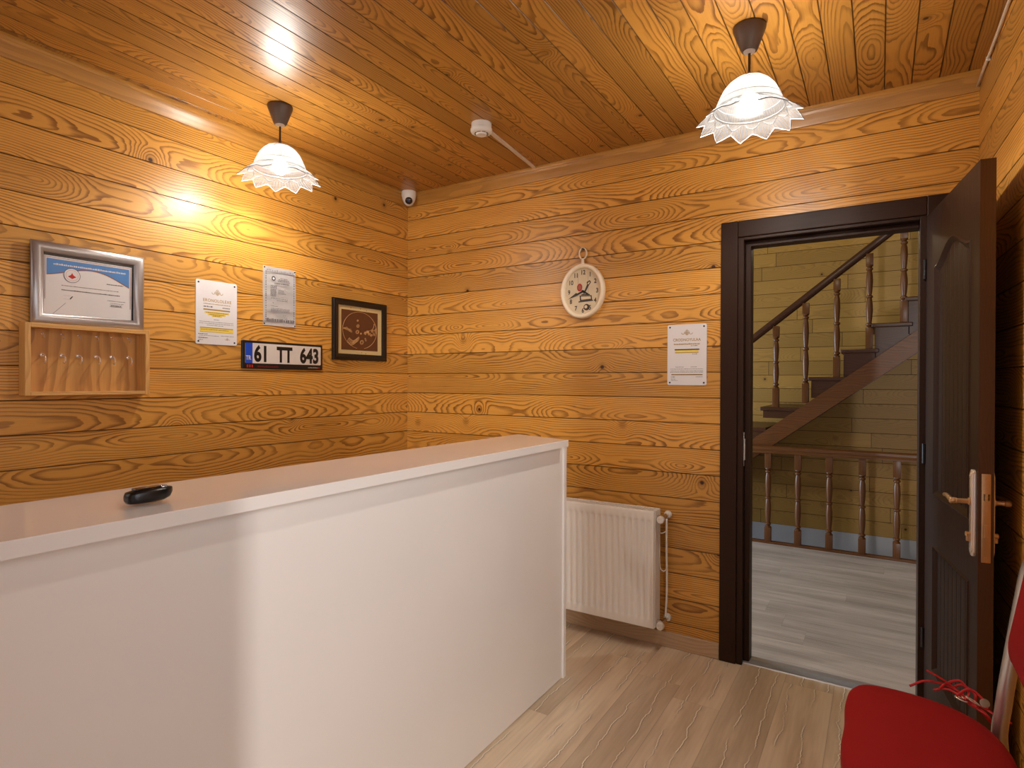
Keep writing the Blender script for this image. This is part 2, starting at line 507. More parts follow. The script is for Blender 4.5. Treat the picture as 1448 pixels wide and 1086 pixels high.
# ------------------------------------------------------------------ room shell
CEIL = 2.56; YN = -3.02                      # ceiling height, near wall
DX0, DX1, DZ = 2.09, 2.82, 2.04              # clear hole of the door in the far wall
struct = lambda o, kind='structure': tag(o, kind=kind)
SPL = math.atan(.045)                        # the right wall is slightly out of square

struct(obj('wall_left', plank_sheet(YN, 0.0, 0, CEIL, PITCH, Z0, lambda u, v, d: (-d, u, v), nrm=(1, 0, 0)), m_wall_left))
struct(obj('wall_far', plank_sheet(-.1, 3.1, 0, CEIL, PITCH, Z0, lambda u, v, d: (u, d, v), hole=(DX0, DX1, 0, DZ), nrm=(0, -1, 0), back=.1), m_wall_far))
wr = struct(obj('wall_right', plank_sheet(-3.1, .05, 0, CEIL, PITCH, Z0, lambda u, v, d: (d, u, v), hole=(-2.75, -1.6, .95, 2.15), nrm=(-1, 0, 0)), m_wall_right))
def window(name, W, H, M):
    bm = bmesh.new(); t = .05
    for a, b in (((0, 0), (t, H)), ((W-t, 0), (W, H)), ((t, 0), (W-t, t)), ((t, H-t), (W-t, H)), ((W/2-t/2, t), (W/2+t/2, H-t))):
        box(bm, (a[0], .02, a[1]), (b[0], .07, b[1]), .003)
    bmesh.ops.transform(bm, matrix=M, verts=bm.verts[:]); o = struct(obj(name, bm, m_white))
    bm = bmesh.new(); bm.faces.new([bm.verts.new(M @ Vector(q)) for q in ((t, .045, t), (W-t, .045, t), (W-t, .045, H-t), (t, .045, H-t))]); obj('glass_pane', bm, m_pane, o)
window('fill_window_2', 1.0, 1.05, Matrix.Translation((.15, YN-.1, 1.15)))  # unseen window added in the near wall to even out the brightness
window('fill_window_1', 1.15, 1.2, Matrix.Translation((2.985+.045*2.75, -2.75, .95)) @ Matrix.Rotation(PI/2+SPL, 4, 'Z') @ Matrix.Translation((0, -.09, 0)))  # unseen window added in the right wall, lets in fill light
wr.location = (2.985, 0, 0); wr.rotation_euler = (0, 0, SPL)
struct(obj('ceiling', plank_sheet(YN-.1, .1, -.1, 3.25, .093, .064, lambda u, v, d: (v, u, CEIL+d), nrm=(0, 0, -1)), m_ceiling))
struct(obj('floor', bbox((-.1, YN-1.6, -.12), (3.4, .035, 0)), m_floor))
# near wall with the doorway the photograph is taken from
bm = bmesh.new()
box(bm, (-.1, YN-.12, 0), (.15, YN, CEIL)); box(bm, (1.15, YN-.12, 0), (2.22, YN, CEIL)); box(bm, (.15, YN-.12, 0), (1.15, YN, 1.15)); box(bm, (.15, YN-.12, 2.2), (1.15, YN, CEIL)); box(bm, (2.98, YN-.12, 0), (3.3, YN, CEIL)); box(bm, (2.22, YN-.12, 2.05), (2.98, YN, CEIL))
struct(obj('wall_near', bm, m_wall_far))
# ceiling mouldings
def cove(L, M):
    bm = bmesh.new()
    prof = [(0, CEIL), (0, 2.486), (.010, 2.486), (.013, 2.494), (.020, 2.510), (.029, 2.528), (.033, 2.538), (.036, 2.540), (.038, 2.549), (.038, CEIL)]
    prism(bm, prof, 0, L)
    bmesh.ops.transform(bm, matrix=M, verts=bm.verts[:]); return bm
o = obj('trim_1', cove(2.985, Matrix(((0, 0, 1, 0), (-1, 0, 0, 0), (0, 1, 0, 0), (0, 0, 0, 1)))), m_trim); struct(o)
o = obj('trim_2', cove(3.0, Matrix(((1, 0, 0, 0), (0, 0, -1, -.0), (0, 1, 0, 0), (0, 0, 0, 1)))), m_trim_y); struct(o)
# baseboards
def base(a, b):
    bm = bbox(a, b, .004, 2); return bm
struct(obj('baseboard_far', base((.0, -.016, 0), (2.008, 0, .078)), m_base))
struct(obj('baseboard_left', base((0, YN, 0), (.016, -.016, .078)), m_base))
br = struct(obj('baseboard_right', base((-.016, -3.0, 0), (0, -.02, .078)), m_base)); br.location = (2.985, 0, 0); br.rotation_euler = (0, 0, SPL)

# ------------------------------------------------------------------ door in the far wall
door = tag(empty('door_1', (2.45, 0, 0)), 'dark brown panelled door standing open beside the right wall', 'door', kind='structure')
def dobj(name, bm, mat, parent=None, **k):
    o = obj(name, bm, mat, None, **k)
    o.parent = parent or door
    if parent is None: o.matrix_parent_inverse = Matrix.Translation((-2.45, 0, 0))
    return o
def mitred(bm):
    pass
bm = bmesh.new()
box(bm, (2.009, -.020, 0), (2.086, 0, 2.1), .004)
dobj('casing', bm, m_dark)
bm = bmesh.new(); box(bm, (2.818, -.020, 0), (2.895, 0, 2.1), .004); dobj('casing', bm, m_dark)
bm = bmesh.new(); box(bm, (2.086, -.0195, 2.022), (2.818, 0, 2.1), .004); dobj('casing', bm, m_dark_x)
bm = bmesh.new()
for x0, x1, s in ((2.086, 2.112, 1), (2.795, 2.8205, -1)):
    box(bm, (x0, -.012, 0), (x1, .118, 2.022), .002)
box(bm, (2.112, .030, 0), (2.137, .1, 1.99), .003)
dobj('jamb', bm, m_dark)
bm = bmesh.new(); box(bm, (2.112, -.012, 2.008), (2.795, .118, 2.022), .002); box(bm, (2.112, .030, 1.983), (2.795, .1, 2.008), .003)
dobj('jamb', bm, m_dark_x)
bm = bmesh.new()
box(bm, (2.106, .008, .94), (2.1135, .026, 1.10), .001); cyl(bm, (2.115, .004, .97), (2.115, .004, 1.07), .006, 12)
dobj('strike_plate', bm, m_satin, smooth=True, sharp=35)

# leaf: local x = hinge to free edge, y = thickness away from the room's middle, z up
H = Vector((2.817, -.022, 0)); E_ = Vector((2.9112, -.690, 0)); ex = (E_-H).normalized()
ey = Vector((-ex.y, ex.x, 0))
LL = (E_-H).length; LT = .039; LH = 2.012
ML = Matrix(((ex.x, ey.x, 0, H.x), (ex.y, ey.y, 0, H.y), (0, 0, 1, 0), (0, 0, 0, 1)))
def arch(x0, x1, z0, zs, rise, n=18):
    pts = [(x0, z0), (x1, z0), (x1, zs)]
    for i in range(1, n):
        t = i/n; w = .5-.5*math.cos(2*PI*t); pts.append((x1+(x0-x1)*t, zs+rise*w))
    return pts+[(x0, zs)]
PX0, PX1 = .135, .590
panels = [arch(PX0, PX1, .905, 1.790, .065), [(PX0, .225), (PX1, .225), (PX1, .715), (PX0, .715)]]
# the slab is an outline with the two panel openings cut through it
def leaf_slab():
    bm = bmesh.new()
    for side in (0, 1):
        y = .004 if side == 0 else LT-.004
        yf = 0 if side == 0 else LT
        # stiles and rails as strips round the openings
        def quadstrip(poly):
            f = bm.faces.new([bm.verts.new((x, yf, z)) for x, z in poly])
            f.normal_update()
            if (f.normal.y > 0) == (side == 0): f.normal_flip()
        quadstrip([(0, .006), (PX0, .006), (PX0, LH), (0, LH)]); quadstrip([(PX1, .006), (LL, .006), (LL, LH), (PX1, LH)])
        quadstrip([(PX0, .006), (PX1, .006), (PX1, .225), (PX0, .225)]); quadstrip([(PX0, .715), (PX1, .715), (PX1, .905), (PX0, .905)])
        top = panels[0][2:]
        for (xa, za), (xb, zb) in zip(top, top[1:]): quadstrip([(xa, za), (xb, zb), (xb, LH), (xa, LH)])
    b = [(0, 0), (LL, 0), (LL, LT), (0, LT)]
    for (xa, ya), (xb, yb) in zip(b, b[1:]+b[:1]):
        if ya == yb: continue
        bm.faces.new([bm.verts.new(q) for q in ((xa, ya, .006), (xb, yb, .006), (xb, yb, LH), (xa, ya, LH))])
    for z in (.006, LH): bm.faces.new([bm.verts.new((x, y, z)) for x, y in b])
    for f in bm.faces:
        f.normal_update()
        c = f.calc_center_median()-Vector((LL/2, LT/2, LH/2))
        if abs(f.normal.x) > .9 and f.normal.x*c.x < 0: f.normal_flip()
        if abs(f.normal.z) > .9 and f.normal.z*c.z < 0: f.normal_flip()
        if abs(f.normal.x) > .9: f.material_index = 1
    return bm
leaf = obj('door_leaf', leaf_slab(), [m_dark, m_leafedge]); leaf.parent = door
leaf.matrix_parent_inverse = Matrix.Translation((-2.45, 0, 0)); leaf.matrix_basis = ML
def inset_panel(poly):
    """Sloped moulding, then a sunk field of vertical beads, on both faces of the leaf."""
    bm = bmesh.new(); cx = sum(p[0] for p in poly)/len(poly); cz = sum(p[1] for p in poly)/len(poly)
    def shrink(d):
        x0, x1 = PX0+d, PX1-d; zb = min(p[1] for p in poly)+d; out = []
        for x, z in poly:
            fx = (x-PX0)/(PX1-PX0); nx = x0+(x1-x0)*fx
            out.append((nx, zb if abs(z-min(q[1] for q in poly)) < 1e-6 else z-d))
        return out
    steps = [(0, 0), (.007, -.004), (.016, .003), (.024, .010)]
    for sgn, base_y in ((1, 0.0), (-1, LT)):
        rings = [[bm.verts.new((x, base_y+sgn*dy, z)) for x, z in shrink(d)] for d, dy in steps]
        n = len(poly)
        for A, B in zip(rings, rings[1:]):
            for i in range(n):
                j = (i+1) % n; bm.faces.new((A[i], A[j], B[j], B[i]))
        # beaded field
        fld = shrink(.024); x0, x1 = min(p[0] for p in fld), max(p[0] for p in fld); zb = min(p[1] for p in fld)
        tops = sorted([(x, z) for x, z in fld if z > zb+1e-6])
        def ztop(x):
            for (xa, za), (xb, zb_) in zip(tops, tops[1:]):
                if xa-1e-6 <= x <= xb+1e-6 and xb > xa: return za+(zb_-za)*(x-xa)/(xb-xa)
            return tops[-1][1]
        nb = 8; w = (x1-x0)/nb; xs = []
        for k in range(nb):
            a = x0+k*w
            xs += [(a, .010 if k == 0 else .014), (a+.003, .0095), (a+w*.5, .009), (a+w-.003, .0095)]
        xs.append((x1, .010))
        for (xa, ya), (xb, yb) in zip(xs, xs[1:]):
            bm.faces.new([bm.verts.new(q) for q in ((xa, base_y+sgn*ya, zb), (xb, base_y+sgn*yb, zb), (xb, base_y+sgn*yb, ztop(xb)), (xa, base_y+sgn*ya, ztop(xa)))])
    bmesh.ops.remove_doubles(bm, verts=bm.verts[:], dist=1e-5)
    for f in bm.faces:
        f.normal_update()
        if (f.calc_center_median().y < LT/2) == (f.normal.y > 0): f.normal_flip()
    return bm
for pl in panels: obj('panel', inset_panel(pl), m_dark, leaf)
# handle plates, levers, lock face
for sgn, y0 in ((-1, 0.0), (1, LT)):
    yy = lambda d: y0+sgn*d
    bm = bmesh.new()
    pts = rrect(LL-.058, .805, LL-.018, 1.072, .016)
    prism(bm, [(x, z) for x, z in pts], 0, .007, Matrix(((1, 0, 0, 0), (0, 0, sgn, y0), (0, 1, 0, 0), (0, 0, 0, 1))), .002)
    pts = rrect(LL-.050, .815, LL-.026, 1.062, .010)
    prism(bm, [(x, z) for x, z in pts], .007, .010, Matrix(((1, 0, 0, 0), (0, 0, sgn, y0), (0, 1, 0, 0), (0, 0, 0, 1))), .0015)
    for z in (1.052, .826): lathe(bm, [(.004, 0), (.004, .0015), (0, .003)], 12, axisM((LL-.038, yy(.010), z), (0, sgn, 0)))
    hp = obj('handle_plate', bm, m_brass_hi, leaf, smooth=True, sharp=30)
    bm = bmesh.new(); hz = .973; L = .058 if sgn < 0 else .046
    lathe(bm, [(.011, .009), (.011, .014), (.0075, .016), (.0070, L-.016), (.0085, L-.014), (.0085, L-.012), (.0075, L-.010), (.0095, L-.008), (.0095, L+.003), (.007, L+.006)], 18,
          axisM((LL-.038, y0, hz), (0, sgn, 0)))
    tube(bm, spline([(LL-.038, yy(L-.002), hz), (LL-.065, yy(L-.001), hz+.002), (LL-.105, yy(L-.004), hz+.004), (LL-.150, yy(L-.008), hz-.001)], 6), lambda t: .0085-.002*t, 12, ry=lambda t: .0065)
    obj('lever_handle', bm, m_brass, leaf, smooth=True, sharp=40)
    bm = bmesh.new(); lathe(bm, [(.0085, .008), (.0085, .020), (.006, .022)], 16, axisM((LL-.038, y0, .872), (0, sgn, 0)))
    box(bm, (LL-.0425, yy(.008), .850), (LL-.0335, yy(.020), .872), .002)
    obj('lock_cylinder', bm, m_brass, leaf, smooth=True, sharp=40)
bm = bmesh.new(); box(bm, (LL-.001, .008, .797), (LL+.0025, .031, 1.064), .001)
for z in (.812, 1.050): lathe(bm, [(.0035, 0), (.0035, .001), (0, .0012)], 12, axisM((LL+.0024, .0195, z), (1, 0, 0)))
fp = obj('lock_faceplate', bm, m_brass, leaf, smooth=True, sharp=30)
bm = bmesh.new(); prism(bm, [(.011, 0), (.028, 0), (.028, .003), (.020, .011), (.013, .011)], .985, 1.005, Matrix(((0, 1, 0, LL+.002), (1, 0, 0, 0), (0, 0, 1, 0), (0, 0, 0, 1))))
obj('latch_bolt', bm, m_chrome, leaf)
bm = bmesh.new(); box(bm, (LL+.0015, .0145, .872), (LL+.0040, .0245, .912), .0012)
obj('dead_bolt', bm, m_brass, leaf)
for z in (.30, 1.05, 1.80):
    bm = bmesh.new(); cyl(bm, (-.004, -.004, z-.04), (-.004, -.004, z+.04), .007, 12); obj('hinge', bm, m_black, leaf, smooth=True, sharp=40)
# threshold
thr = empty('threshold_strip', (2.45, .062, 0)); tag(thr, 'grey metal threshold strip across the doorway between the two floors', 'threshold strip')
bm = bmesh.new(); prism(bm, [(-.050, 0), (.050, 0), (.046, .0045), (.036, .006), (-.036, .006), (-.046, .0045)], -.338, .338, Matrix(((0, 0, 1, 0), (1, 0, 0, 0), (0, 1, 0, 0), (0, 0, 0, 1))))
obj('metal_profile', bm, m_thr, thr)
obj('rubber_insert', bbox((-.338, -.044, .0045), (.338, .004, .0068)), m_rubber, thr)

# ------------------------------------------------------------------ hall beyond the door
YR = 2.345; YW = 3.23
struct(obj('floor_hall', bbox((-1.2, .035, -.2), (4.2, YR+.03, 0)), m_hall_floor))
struct(obj('wall_hall_far', plank_sheet(-1.2, 4.2, -.03, 4.2, .131, -.03, lambda u, v, d: (u, YW+d, v), nrm=(0, -1, 0)), m_hall))
struct(obj('wall_hall_base', bbox((-1.2, YW-.006, -2.4), (4.2, YW+.1, -.03)), m_grey))
struct(obj('wall_hall_right', bbox((4.2, .1, -2.4), (4.3, YW+.1, 4.2)), m_hall))
bm = bmesh.new(); box(bm, (-1.3, .1, -2.4), (-1.2, YW+.1, .25)); box(bm, (-1.3, .1, 2.1), (-1.2, YW+.1, 4.2)); box(bm, (-1.3, .1, .25), (-1.2, .5, 2.1)); box(bm, (-1.3, 2.2, .25), (-1.2, YW+.1, 2.1))
struct(obj('wall_hall_left', bm, m_hall))
struct(obj('ceiling_hall', bbox((-1.3, .1, CEIL+.1), (4.3, YR+.03, CEIL+.25)), m_hall))
struct(obj('ceiling_stairwell', bbox((-1.3, YR+.03, 4.2), (4.3, YW+.1, 4.3)), m_hall))
struct(obj('wall_stairwell', bbox((-1.3, YR-.05, CEIL+.25), (4.3, YR+.03, 4.2)), m_hall))
struct(obj('floor_stairwell', bbox((-1.3, YR+.03, -2.4), (4.3, YW+.1, -2.3)), m_void))
struct(obj('wall_stairwell_base', bbox((-1.2, YR-.08, -2.3), (4.2, YR+.028, -.2)), m_grey))

def baluster(h, sb, st, w=.050):
    """Turned baluster: square foot sb, square head st, vase turnings between."""
    bm = bmesh.new(); q = w/2
    box(bm, (-q, -q, 0), (q, q, sb), .002); box(bm, (-q, -q, h-st), (q, q, h), .002)
    m = h-sb-st; p = [(q*.95, 0), (q*1.0, .006), (q*.6, .016), (q*.95, .024), (q*.95, .034), (q*.62, .042)]
    prof = p + [(q*.80, m*.16), (q*.95, m*.28), (q*.93, m*.36), (q*.78, m*.44), (q*.66, m*.475), (q*.95, m*.488), (q*.95, m*.512), (q*.62, m*.525),
                (q*.80, m*.60), (q*.96, m*.74), (q*.86, m*.86), (q*.62, m-.042), (q*.95, m-.034), (q*.95, m-.024), (q*.6, m-.016), (q*1.0, m-.006), (q*.95, m)]
    vs = lathe(bm, [(r, z+sb) for r, z in prof], 16)
    return bm
rail = tag(empty('balustrade', (2.3, YR, 0)), 'low wooden balustrade with turned balusters across the hall floor edge', 'balustrade')
bx0, bx1 = -.8, 3.9
bm = bmesh.new()
prism(bm, [(-.034, .752), (.034, .752), (.034, .765), (.028, .772), (.032, .785), (.030, .802), (.018, .812), (-.018, .812), (-.030, .802), (-.032, .785), (-.028, .772), (-.034, .765)],
      bx0-2.3, bx1-2.3, Matrix(((0, 0, 1, 0), (1, 0, 0, 0), (0, 1, 0, 0), (0, 0, 0, 1))))
obj('top_rail', bm, m_stair, rail)
obj('bottom_rail', bbox((bx0-2.3, -.022, 0), (bx1-2.3, .022, .020), .003), m_stair, rail)
b0 = None
for k in range(-11, 8):
    x = 2.325+.2245*k - 2.3
    if b0 is None:
        b0 = obj('baluster', baluster(.7335, .115, .125), m_stairv, rail, smooth=True, sharp=35); o = b0
    else:
        o = b0.copy(); COL.objects.link(o)
    o.location = (x, 0, .019)

# staircase climbing to the right behind the balustrade
YS = 2.43
stair = tag(empty('staircase', (2.0, YS, 0)), 'red brown wooden staircase climbing to the right along the hall wall', 'staircase')
sp = lambda x, y, z: (x-2.0, y-YS, z)
nos = [(1.82, 1.132), (2.185, 1.385), (2.415, 1.605), (2.625, 1.80), (2.84, 1.99)]
for k in range(1, 5): nos.append((2.84+.222*k, 1.99+.2*k))
for k in range(1, 3): nos.insert(0, (1.82-.225*k, 1.132-.178*k))
ST_Y1 = YW-.012
zlo = lambda x: .838+.762*(x-1.937)
for i, (x, z) in enumerate(nos):
    xn = nos[i+1][0]+.03 if i+1 < len(nos) else x+.3
    bm = bmesh.new(); box(bm, sp(x-.022, YS-.028, z-.032), sp(xn, ST_Y1, z), .008, 3)
    obj('tread', bm, m_tread, stair)
    zp = nos[i-1][1] if i else z-.178
    bm = bmesh.new(); box(bm, sp(x, YS-.010, zlo(xn-.02)+.004), sp(xn-.02, ST_Y1, z-.031), .002)
    obj('riser', bm, m_tread, stair)
def band(x0, x1, zlo, zhi, y0, y1):
    bm = bmesh.new()
    prism(bm, [(x0-2.0, zlo(x0)), (x1-2.0, zlo(x1)), (x1-2.0, zhi(x1)), (x0-2.0, zhi(x0))], y0-YS, y1-YS, Matrix(((1, 0, 0, 0), (0, 0, 1, 0), (0, 1, 0, 0), (0, 0, 0, 1))), .004)
    return bm
zhi = lambda x: zlo(x)+.165
obj('stringer', band(1.36, 3.75, zlo, zhi, YS-.045, YS-.012), m_stair, stair)
obj('stringer', band(1.36, 3.75, zlo, zhi, ST_Y1-.03, ST_Y1), m_stair, stair)
obj('soffit', band(1.36, 3.75, lambda x: zlo(x)+.01, lambda x: zlo(x)+.03, YS-.012, ST_Y1-.03), m_stair, stair)
obj('landing', bbox(sp(-1.19, YS-.03, .50), sp(1.37, ST_Y1, .60), .004), m_tread, stair)
hr = lambda x: 1.738+.797*(x-1.7198)
bm = bmesh.new()
pts = [sp(1.40, YS+.0, hr(1.40)-.035), sp(3.7, YS+.0, hr(3.7)-.035)]
tube(bm, pts, .027, 12, ry=.025, up=(0, 0, 1)); tube(bm, [Vector(p)-Vector((0, 0, .032)) for p in pts], .009, 8, ry=.029, up=(0, 0, 1))
obj('handrail', bm, m_tread, stair, smooth=True, sharp=50)
for x, zb in ((1.919, 1.132), (2.143, 1.17), (2.366, 1.385), (2.588, 1.605), (2.812, 1.80), (3.03, 1.99), (1.68, .954), (1.45, .776)):
    h = hr(x)-.085-zb
    o = obj('baluster', baluster(h, .16, .09), m_stairv, stair, smooth=True, sharp=35); o.location = sp(x, YS, zb)

# ------------------------------------------------------------------ reception counter
cnt = tag(empty('reception_counter', (1.44, -1.8, 0)), 'long white glossy reception counter with a thick overhanging top', 'counter')
cp = lambda x, y, z: (x-1.44, y+1.8, z)
CY1, CY0 = -.555, -3.0
def slab_top():
    bm = bmesh.new(); poly = [(1.498, CY1-.062), (1.489, CY0), (1.145, CY0), (1.166, CY1+.055)]
    prism(bm, [(x-1.44, y+1.8) for x, y in poly], 1.052, 1.0815, None, .002)
    return bm
obj('countertop', slab_top(), m_white_gloss, cnt)
obj('front_panel', bbox(cp(1.432, CY0, .004), cp(1.450, CY1-.02, 1.052), .001), m_white_gloss, cnt)
bm = bbox(cp(1.20, CY1-.020, 0), cp(1.457, CY1+.005, 1.052), .002, 2); obj('side_panel', bm, m_white_gloss, cnt)
bm = bbox(cp(1.20, CY0, 0), cp(1.432, CY0+.02, 1.052), .002, 2); obj('side_panel', bm, m_white_gloss, cnt)
obj('shelf', bbox(cp(1.20, CY0+.02, .70), cp(1.432, CY1-.02, .72), .001), m_white_gloss, cnt)
obj('foot_block', bbox(cp(1.438, CY1+.0045, .0), cp(1.455, CY1+.010, .125), .002), m_white_gloss, cnt)

# black handset on the counter
hs = tag(empty('black_handset', (1.372, -2.305, 1.0815), (0, 0, PI/2+.06)), 'small black handheld device lying on the white counter', 'handset')
bm = bmesh.new(); secs = [(-.066, .010, .014, .018), (-.060, .017, .026, .018), (-.040, .020, .031, .0185), (0, .021, .034, .0190), (.035, .019, .032, .0195), (.055, .013, .026, .021), (.066, .006, .014, .024)]
rings = []
for x, w, h, zc in secs:
    rings.append([bm.verts.new((x, w*math.copysign(abs(math.cos(t))**.6, math.cos(t)), max(.0, .5*h*math.copysign(abs(math.sin(t))**.6, math.sin(t))+zc))) for t in [2*PI*k/20 for k in range(20)]])
for A, B in zip(rings, rings[1:]):
    for k in range(20): bm.faces.new((A[k], A[(k+1) % 20], B[(k+1) % 20], B[k]))
bm.faces.new(rings[0]); bm.faces.new(rings[-1]); bmesh.ops.recalc_face_normals(bm, faces=bm.faces[:])
obj('case', bm, m_black, hs, smooth=True, sharp=60)
bm = bmesh.new(); prism(bm, rrect(-.045, -.013, .034, .013, .007), .034, .0372, None, .001); obj('top_cover', bm, m_blackg, hs)
bm = bmesh.new(); box(bm, (.036, -.007, .031), (.050, .007, .0365), .002); obj('button', bm, m_bronze, hs)
hs.scale = (.70, .85, .92)

# ------------------------------------------------------------------ things on walls: local x = right, y = up, z = out of the wall
def on_left(name, y, z, n=0.0): return empty(name, (n, y, z), (PI/2, 0, PI/2))
def on_far(name, x, z, n=0.0): return empty(name, (x, -n, z), (PI/2, 0, 0))

# key box with hooks
kb = tag(on_left('key_box', -1.865, 1.4115), 'open shallow pine key box with hooks on the left wall', 'key box')
KW, KH, KD, KT = .213, .1335, .056, .0175
obj('side_board', bbox((-KW, -KH, 0), (-KW+KT, KH, KD), .0015), m_boxv, kb)
obj('side_board', bbox((KW-KT, -KH, 0), (KW, KH, KD), .0015), m_boxv, kb)
obj('top_board', bbox((-KW+KT, KH-KT, 0), (KW-KT, KH, KD), .0015), m_box, kb)
obj('bottom_board', bbox((-KW+KT, -KH, 0), (KW-KT, -KH+KT*.8, KD), .0015), m_box, kb)
obj('back_panel', bbox((-KW+KT, -KH+KT*.8, 0), (KW-KT, KH-KT, .008)), m_boxback, kb)
hook0 = None
for row, yy in ((0, .018), (1, .098)):
    for k in range(6):
        x = -.146+.0585*k + (.004 if k % 2 else 0)
        if hook0 is None:
            bm = bmesh.new(); lathe(bm, [(.0055, .0), (.0055, .0015), (.003, .003)], 12)
            tube(bm, spline([(0, 0, .002), (0, 0, .014), (0, -.004, .022), (0, -.014, .026), (0, -.021, .020), (0, -.019, .013)], 5), .0016, 8)
            hook0 = obj('hook', bm, m_brass_hi, kb, smooth=True, sharp=50); o = hook0
        else: o = hook0.copy(); COL.objects.link(o)
        o.location = (x, yy, .008)
        o.scale = (.8, .8, .8) if row else (1.45, 1.45, 1.3)

# certificate frame leaning on the key box
cf = tag(on_left('certificate_frame', -1.854, 1.5452, .012), 'silver framed certificate with a blue header standing on the pine key box', 'framed certificate')
cf.rotation_euler = (PI/2+.008, 0, PI/2)
FW, FH, FB = .1955, .308, .040
def frame_profile(bm, W, H, prof, x0=None):
    """Mitred frame: prof is (inset, height) going from outside to inside."""
    cor = [(-W, 0), (W, 0), (W, H), (-W, H)]; sg = [(1, 1), (-1, 1), (-1, -1), (1, -1)]
    rings = [[bm.verts.new((cx+sx*d, cy+sy*d, h)) for d, h in prof] for (cx, cy), (sx, sy) in zip(cor, sg)]
    for k in range(4):
        A, B = rings[k], rings[(k+1) % 4]
        for i in range(len(prof)-1): bm.faces.new((A[i], B[i], B[i+1], A[i+1]))
    bmesh.ops.recalc_face_normals(bm, faces=bm.faces[:])
bm = bmesh.new()
frame_profile(bm, FW, FH, [(0, 0), (0, .006), (.004, .011), (.012, .0155), (.020, .017), (.028, .0155), (.036, .011), (.040, .006), (.040, .0), (0, 0)])
obj('frame', bm, m_alu, cf, smooth=True, sharp=50)
obj('backing_board', bbox((-FW+.01, .01, -.003), (FW-.01, FH-.01, .0005)), m_black, cf)
bm = bmesh.new(); rect(bm, -FW+.042, .034, FW-.046, FH-.050, .0012)
cert = obj('certificate', bm, m_paper, cf)
bm = bmesh.new(); X0, X1, Y0, Y1 = -FW+.050, FW-.056, .045, FH-.060
z = .0016; n = 24
wave = lambda t: Y1-.052+.030*math.sin(PI*t*1.15+.25)*(.4+.6*t)-.010*math.cos(t*5.0)
for i in range(n):
    a, b = i/n, (i+1)/n; xa, xb = X0+(X1-X0)*a, X0+(X1-X0)*b
    flat(bm, [(xa, wave(a)), (xb, wave(b)), (xb, Y1), (xa, Y1)], z, 0)
    flat(bm, [(xa, wave(a)-.004), (xb, wave(b)-.004), (xb, wave(b)), (xa, wave(a))], z, 1)
    flat(bm, [(xa, wave(a)-.0015), (xb, wave(b)-.0015), (xb, wave(b)), (xa, wave(a))], z+.0002, 2)
for d, mi in ((.004, 1), (.0065, 2)):
    rect(bm, X0-d, Y1+d-.001, X1+d, Y1+d, z, mi); rect(bm, X0-d, Y0+.05, X0-d+.001, Y1+d, z, mi); rect(bm, X1+d-.001, Y0+.04, X1+d, Y1+d, z, mi)
dashes(bm, X0+.022, X1-.012, Y1-.022, .007, z+.0003, 3, 4, .002, .006)
circ = lambda cx, cy, r, nn=28: [(cx+r*math.cos(2*PI*k/nn), cy+r*math.sin(2*PI*k/nn)) for k in range(nn)]
ccx, ccy = X0+.082, Y1-.055
flat(bm, circ(ccx, ccy, .028), z+.0004, 2); flat(bm, circ(ccx, ccy, .0262), z+.0006, 3); flat(bm, circ(ccx, ccy, .021), z+.0008, 1); flat(bm, circ(ccx, ccy, .0200), z+.0010, 3)
flat(bm, [(ccx-.014, ccy-.005), (ccx, ccy-.013), (ccx+.014, ccy-.005), (ccx+.004, ccy+.002), (ccx, ccy+.010), (ccx-.004, ccy+.002)], z+.0012, 4)
dashes(bm, X1-.083, X1-.020, Y1-.073, .0042, z, 5, 9); dashes(bm, X0+.048, X1-.040, Y1-.098, .0036, z, 6, 12); dashes(bm, X0+.048, X1-.035, Y1-.115, .0042, z, 5, 13)
dashes(bm, X1-.080, X1-.014, Y1-.138, .003, z, 6, 14); dashes(bm, X1-.070, X1-.020, Y1-.147, .002, z, 6, 16); rect(bm, X1-.072, Y1-.160, X1-.026, Y1-.1585, z, 5); rect(bm, X1-.072, Y1-.1525, X1-.026, Y1-.1515, z, 5)
dashes(bm, X1-.068, X1-.030, Y1-.157, .003, z, 5, 17)
dashes(bm, X0+.055, X0+.08, Y1-.135, .002, z, 7, 21); dashes(bm, X0+.055, X0+.078, Y1-.148, .002, z, 7, 22)
flat(bm, [(X0+.020, Y0-.004), (X0+.021, Y0-.005), (X0+.062, Y0+.040), (X0+.061, Y0+.041)], z, 6); flat(bm, [(X0+.074, Y0+.058), (X0+.078, Y0+.056), (X0+.086, Y0+.068), (X0+.083, Y0+.069)], z, 5)
obj('print', bm, [m_blue, m_orange, m_navy, m_paper, m_redp, m_inkd, m_ink, plain('faint print', (190, 186, 186), .6)], cert)
bm = bmesh.new(); rect(bm, -FW+.038, .038, FW-.038, FH-.038, .0045); obj('glass_pane', bm, m_pane, cf)

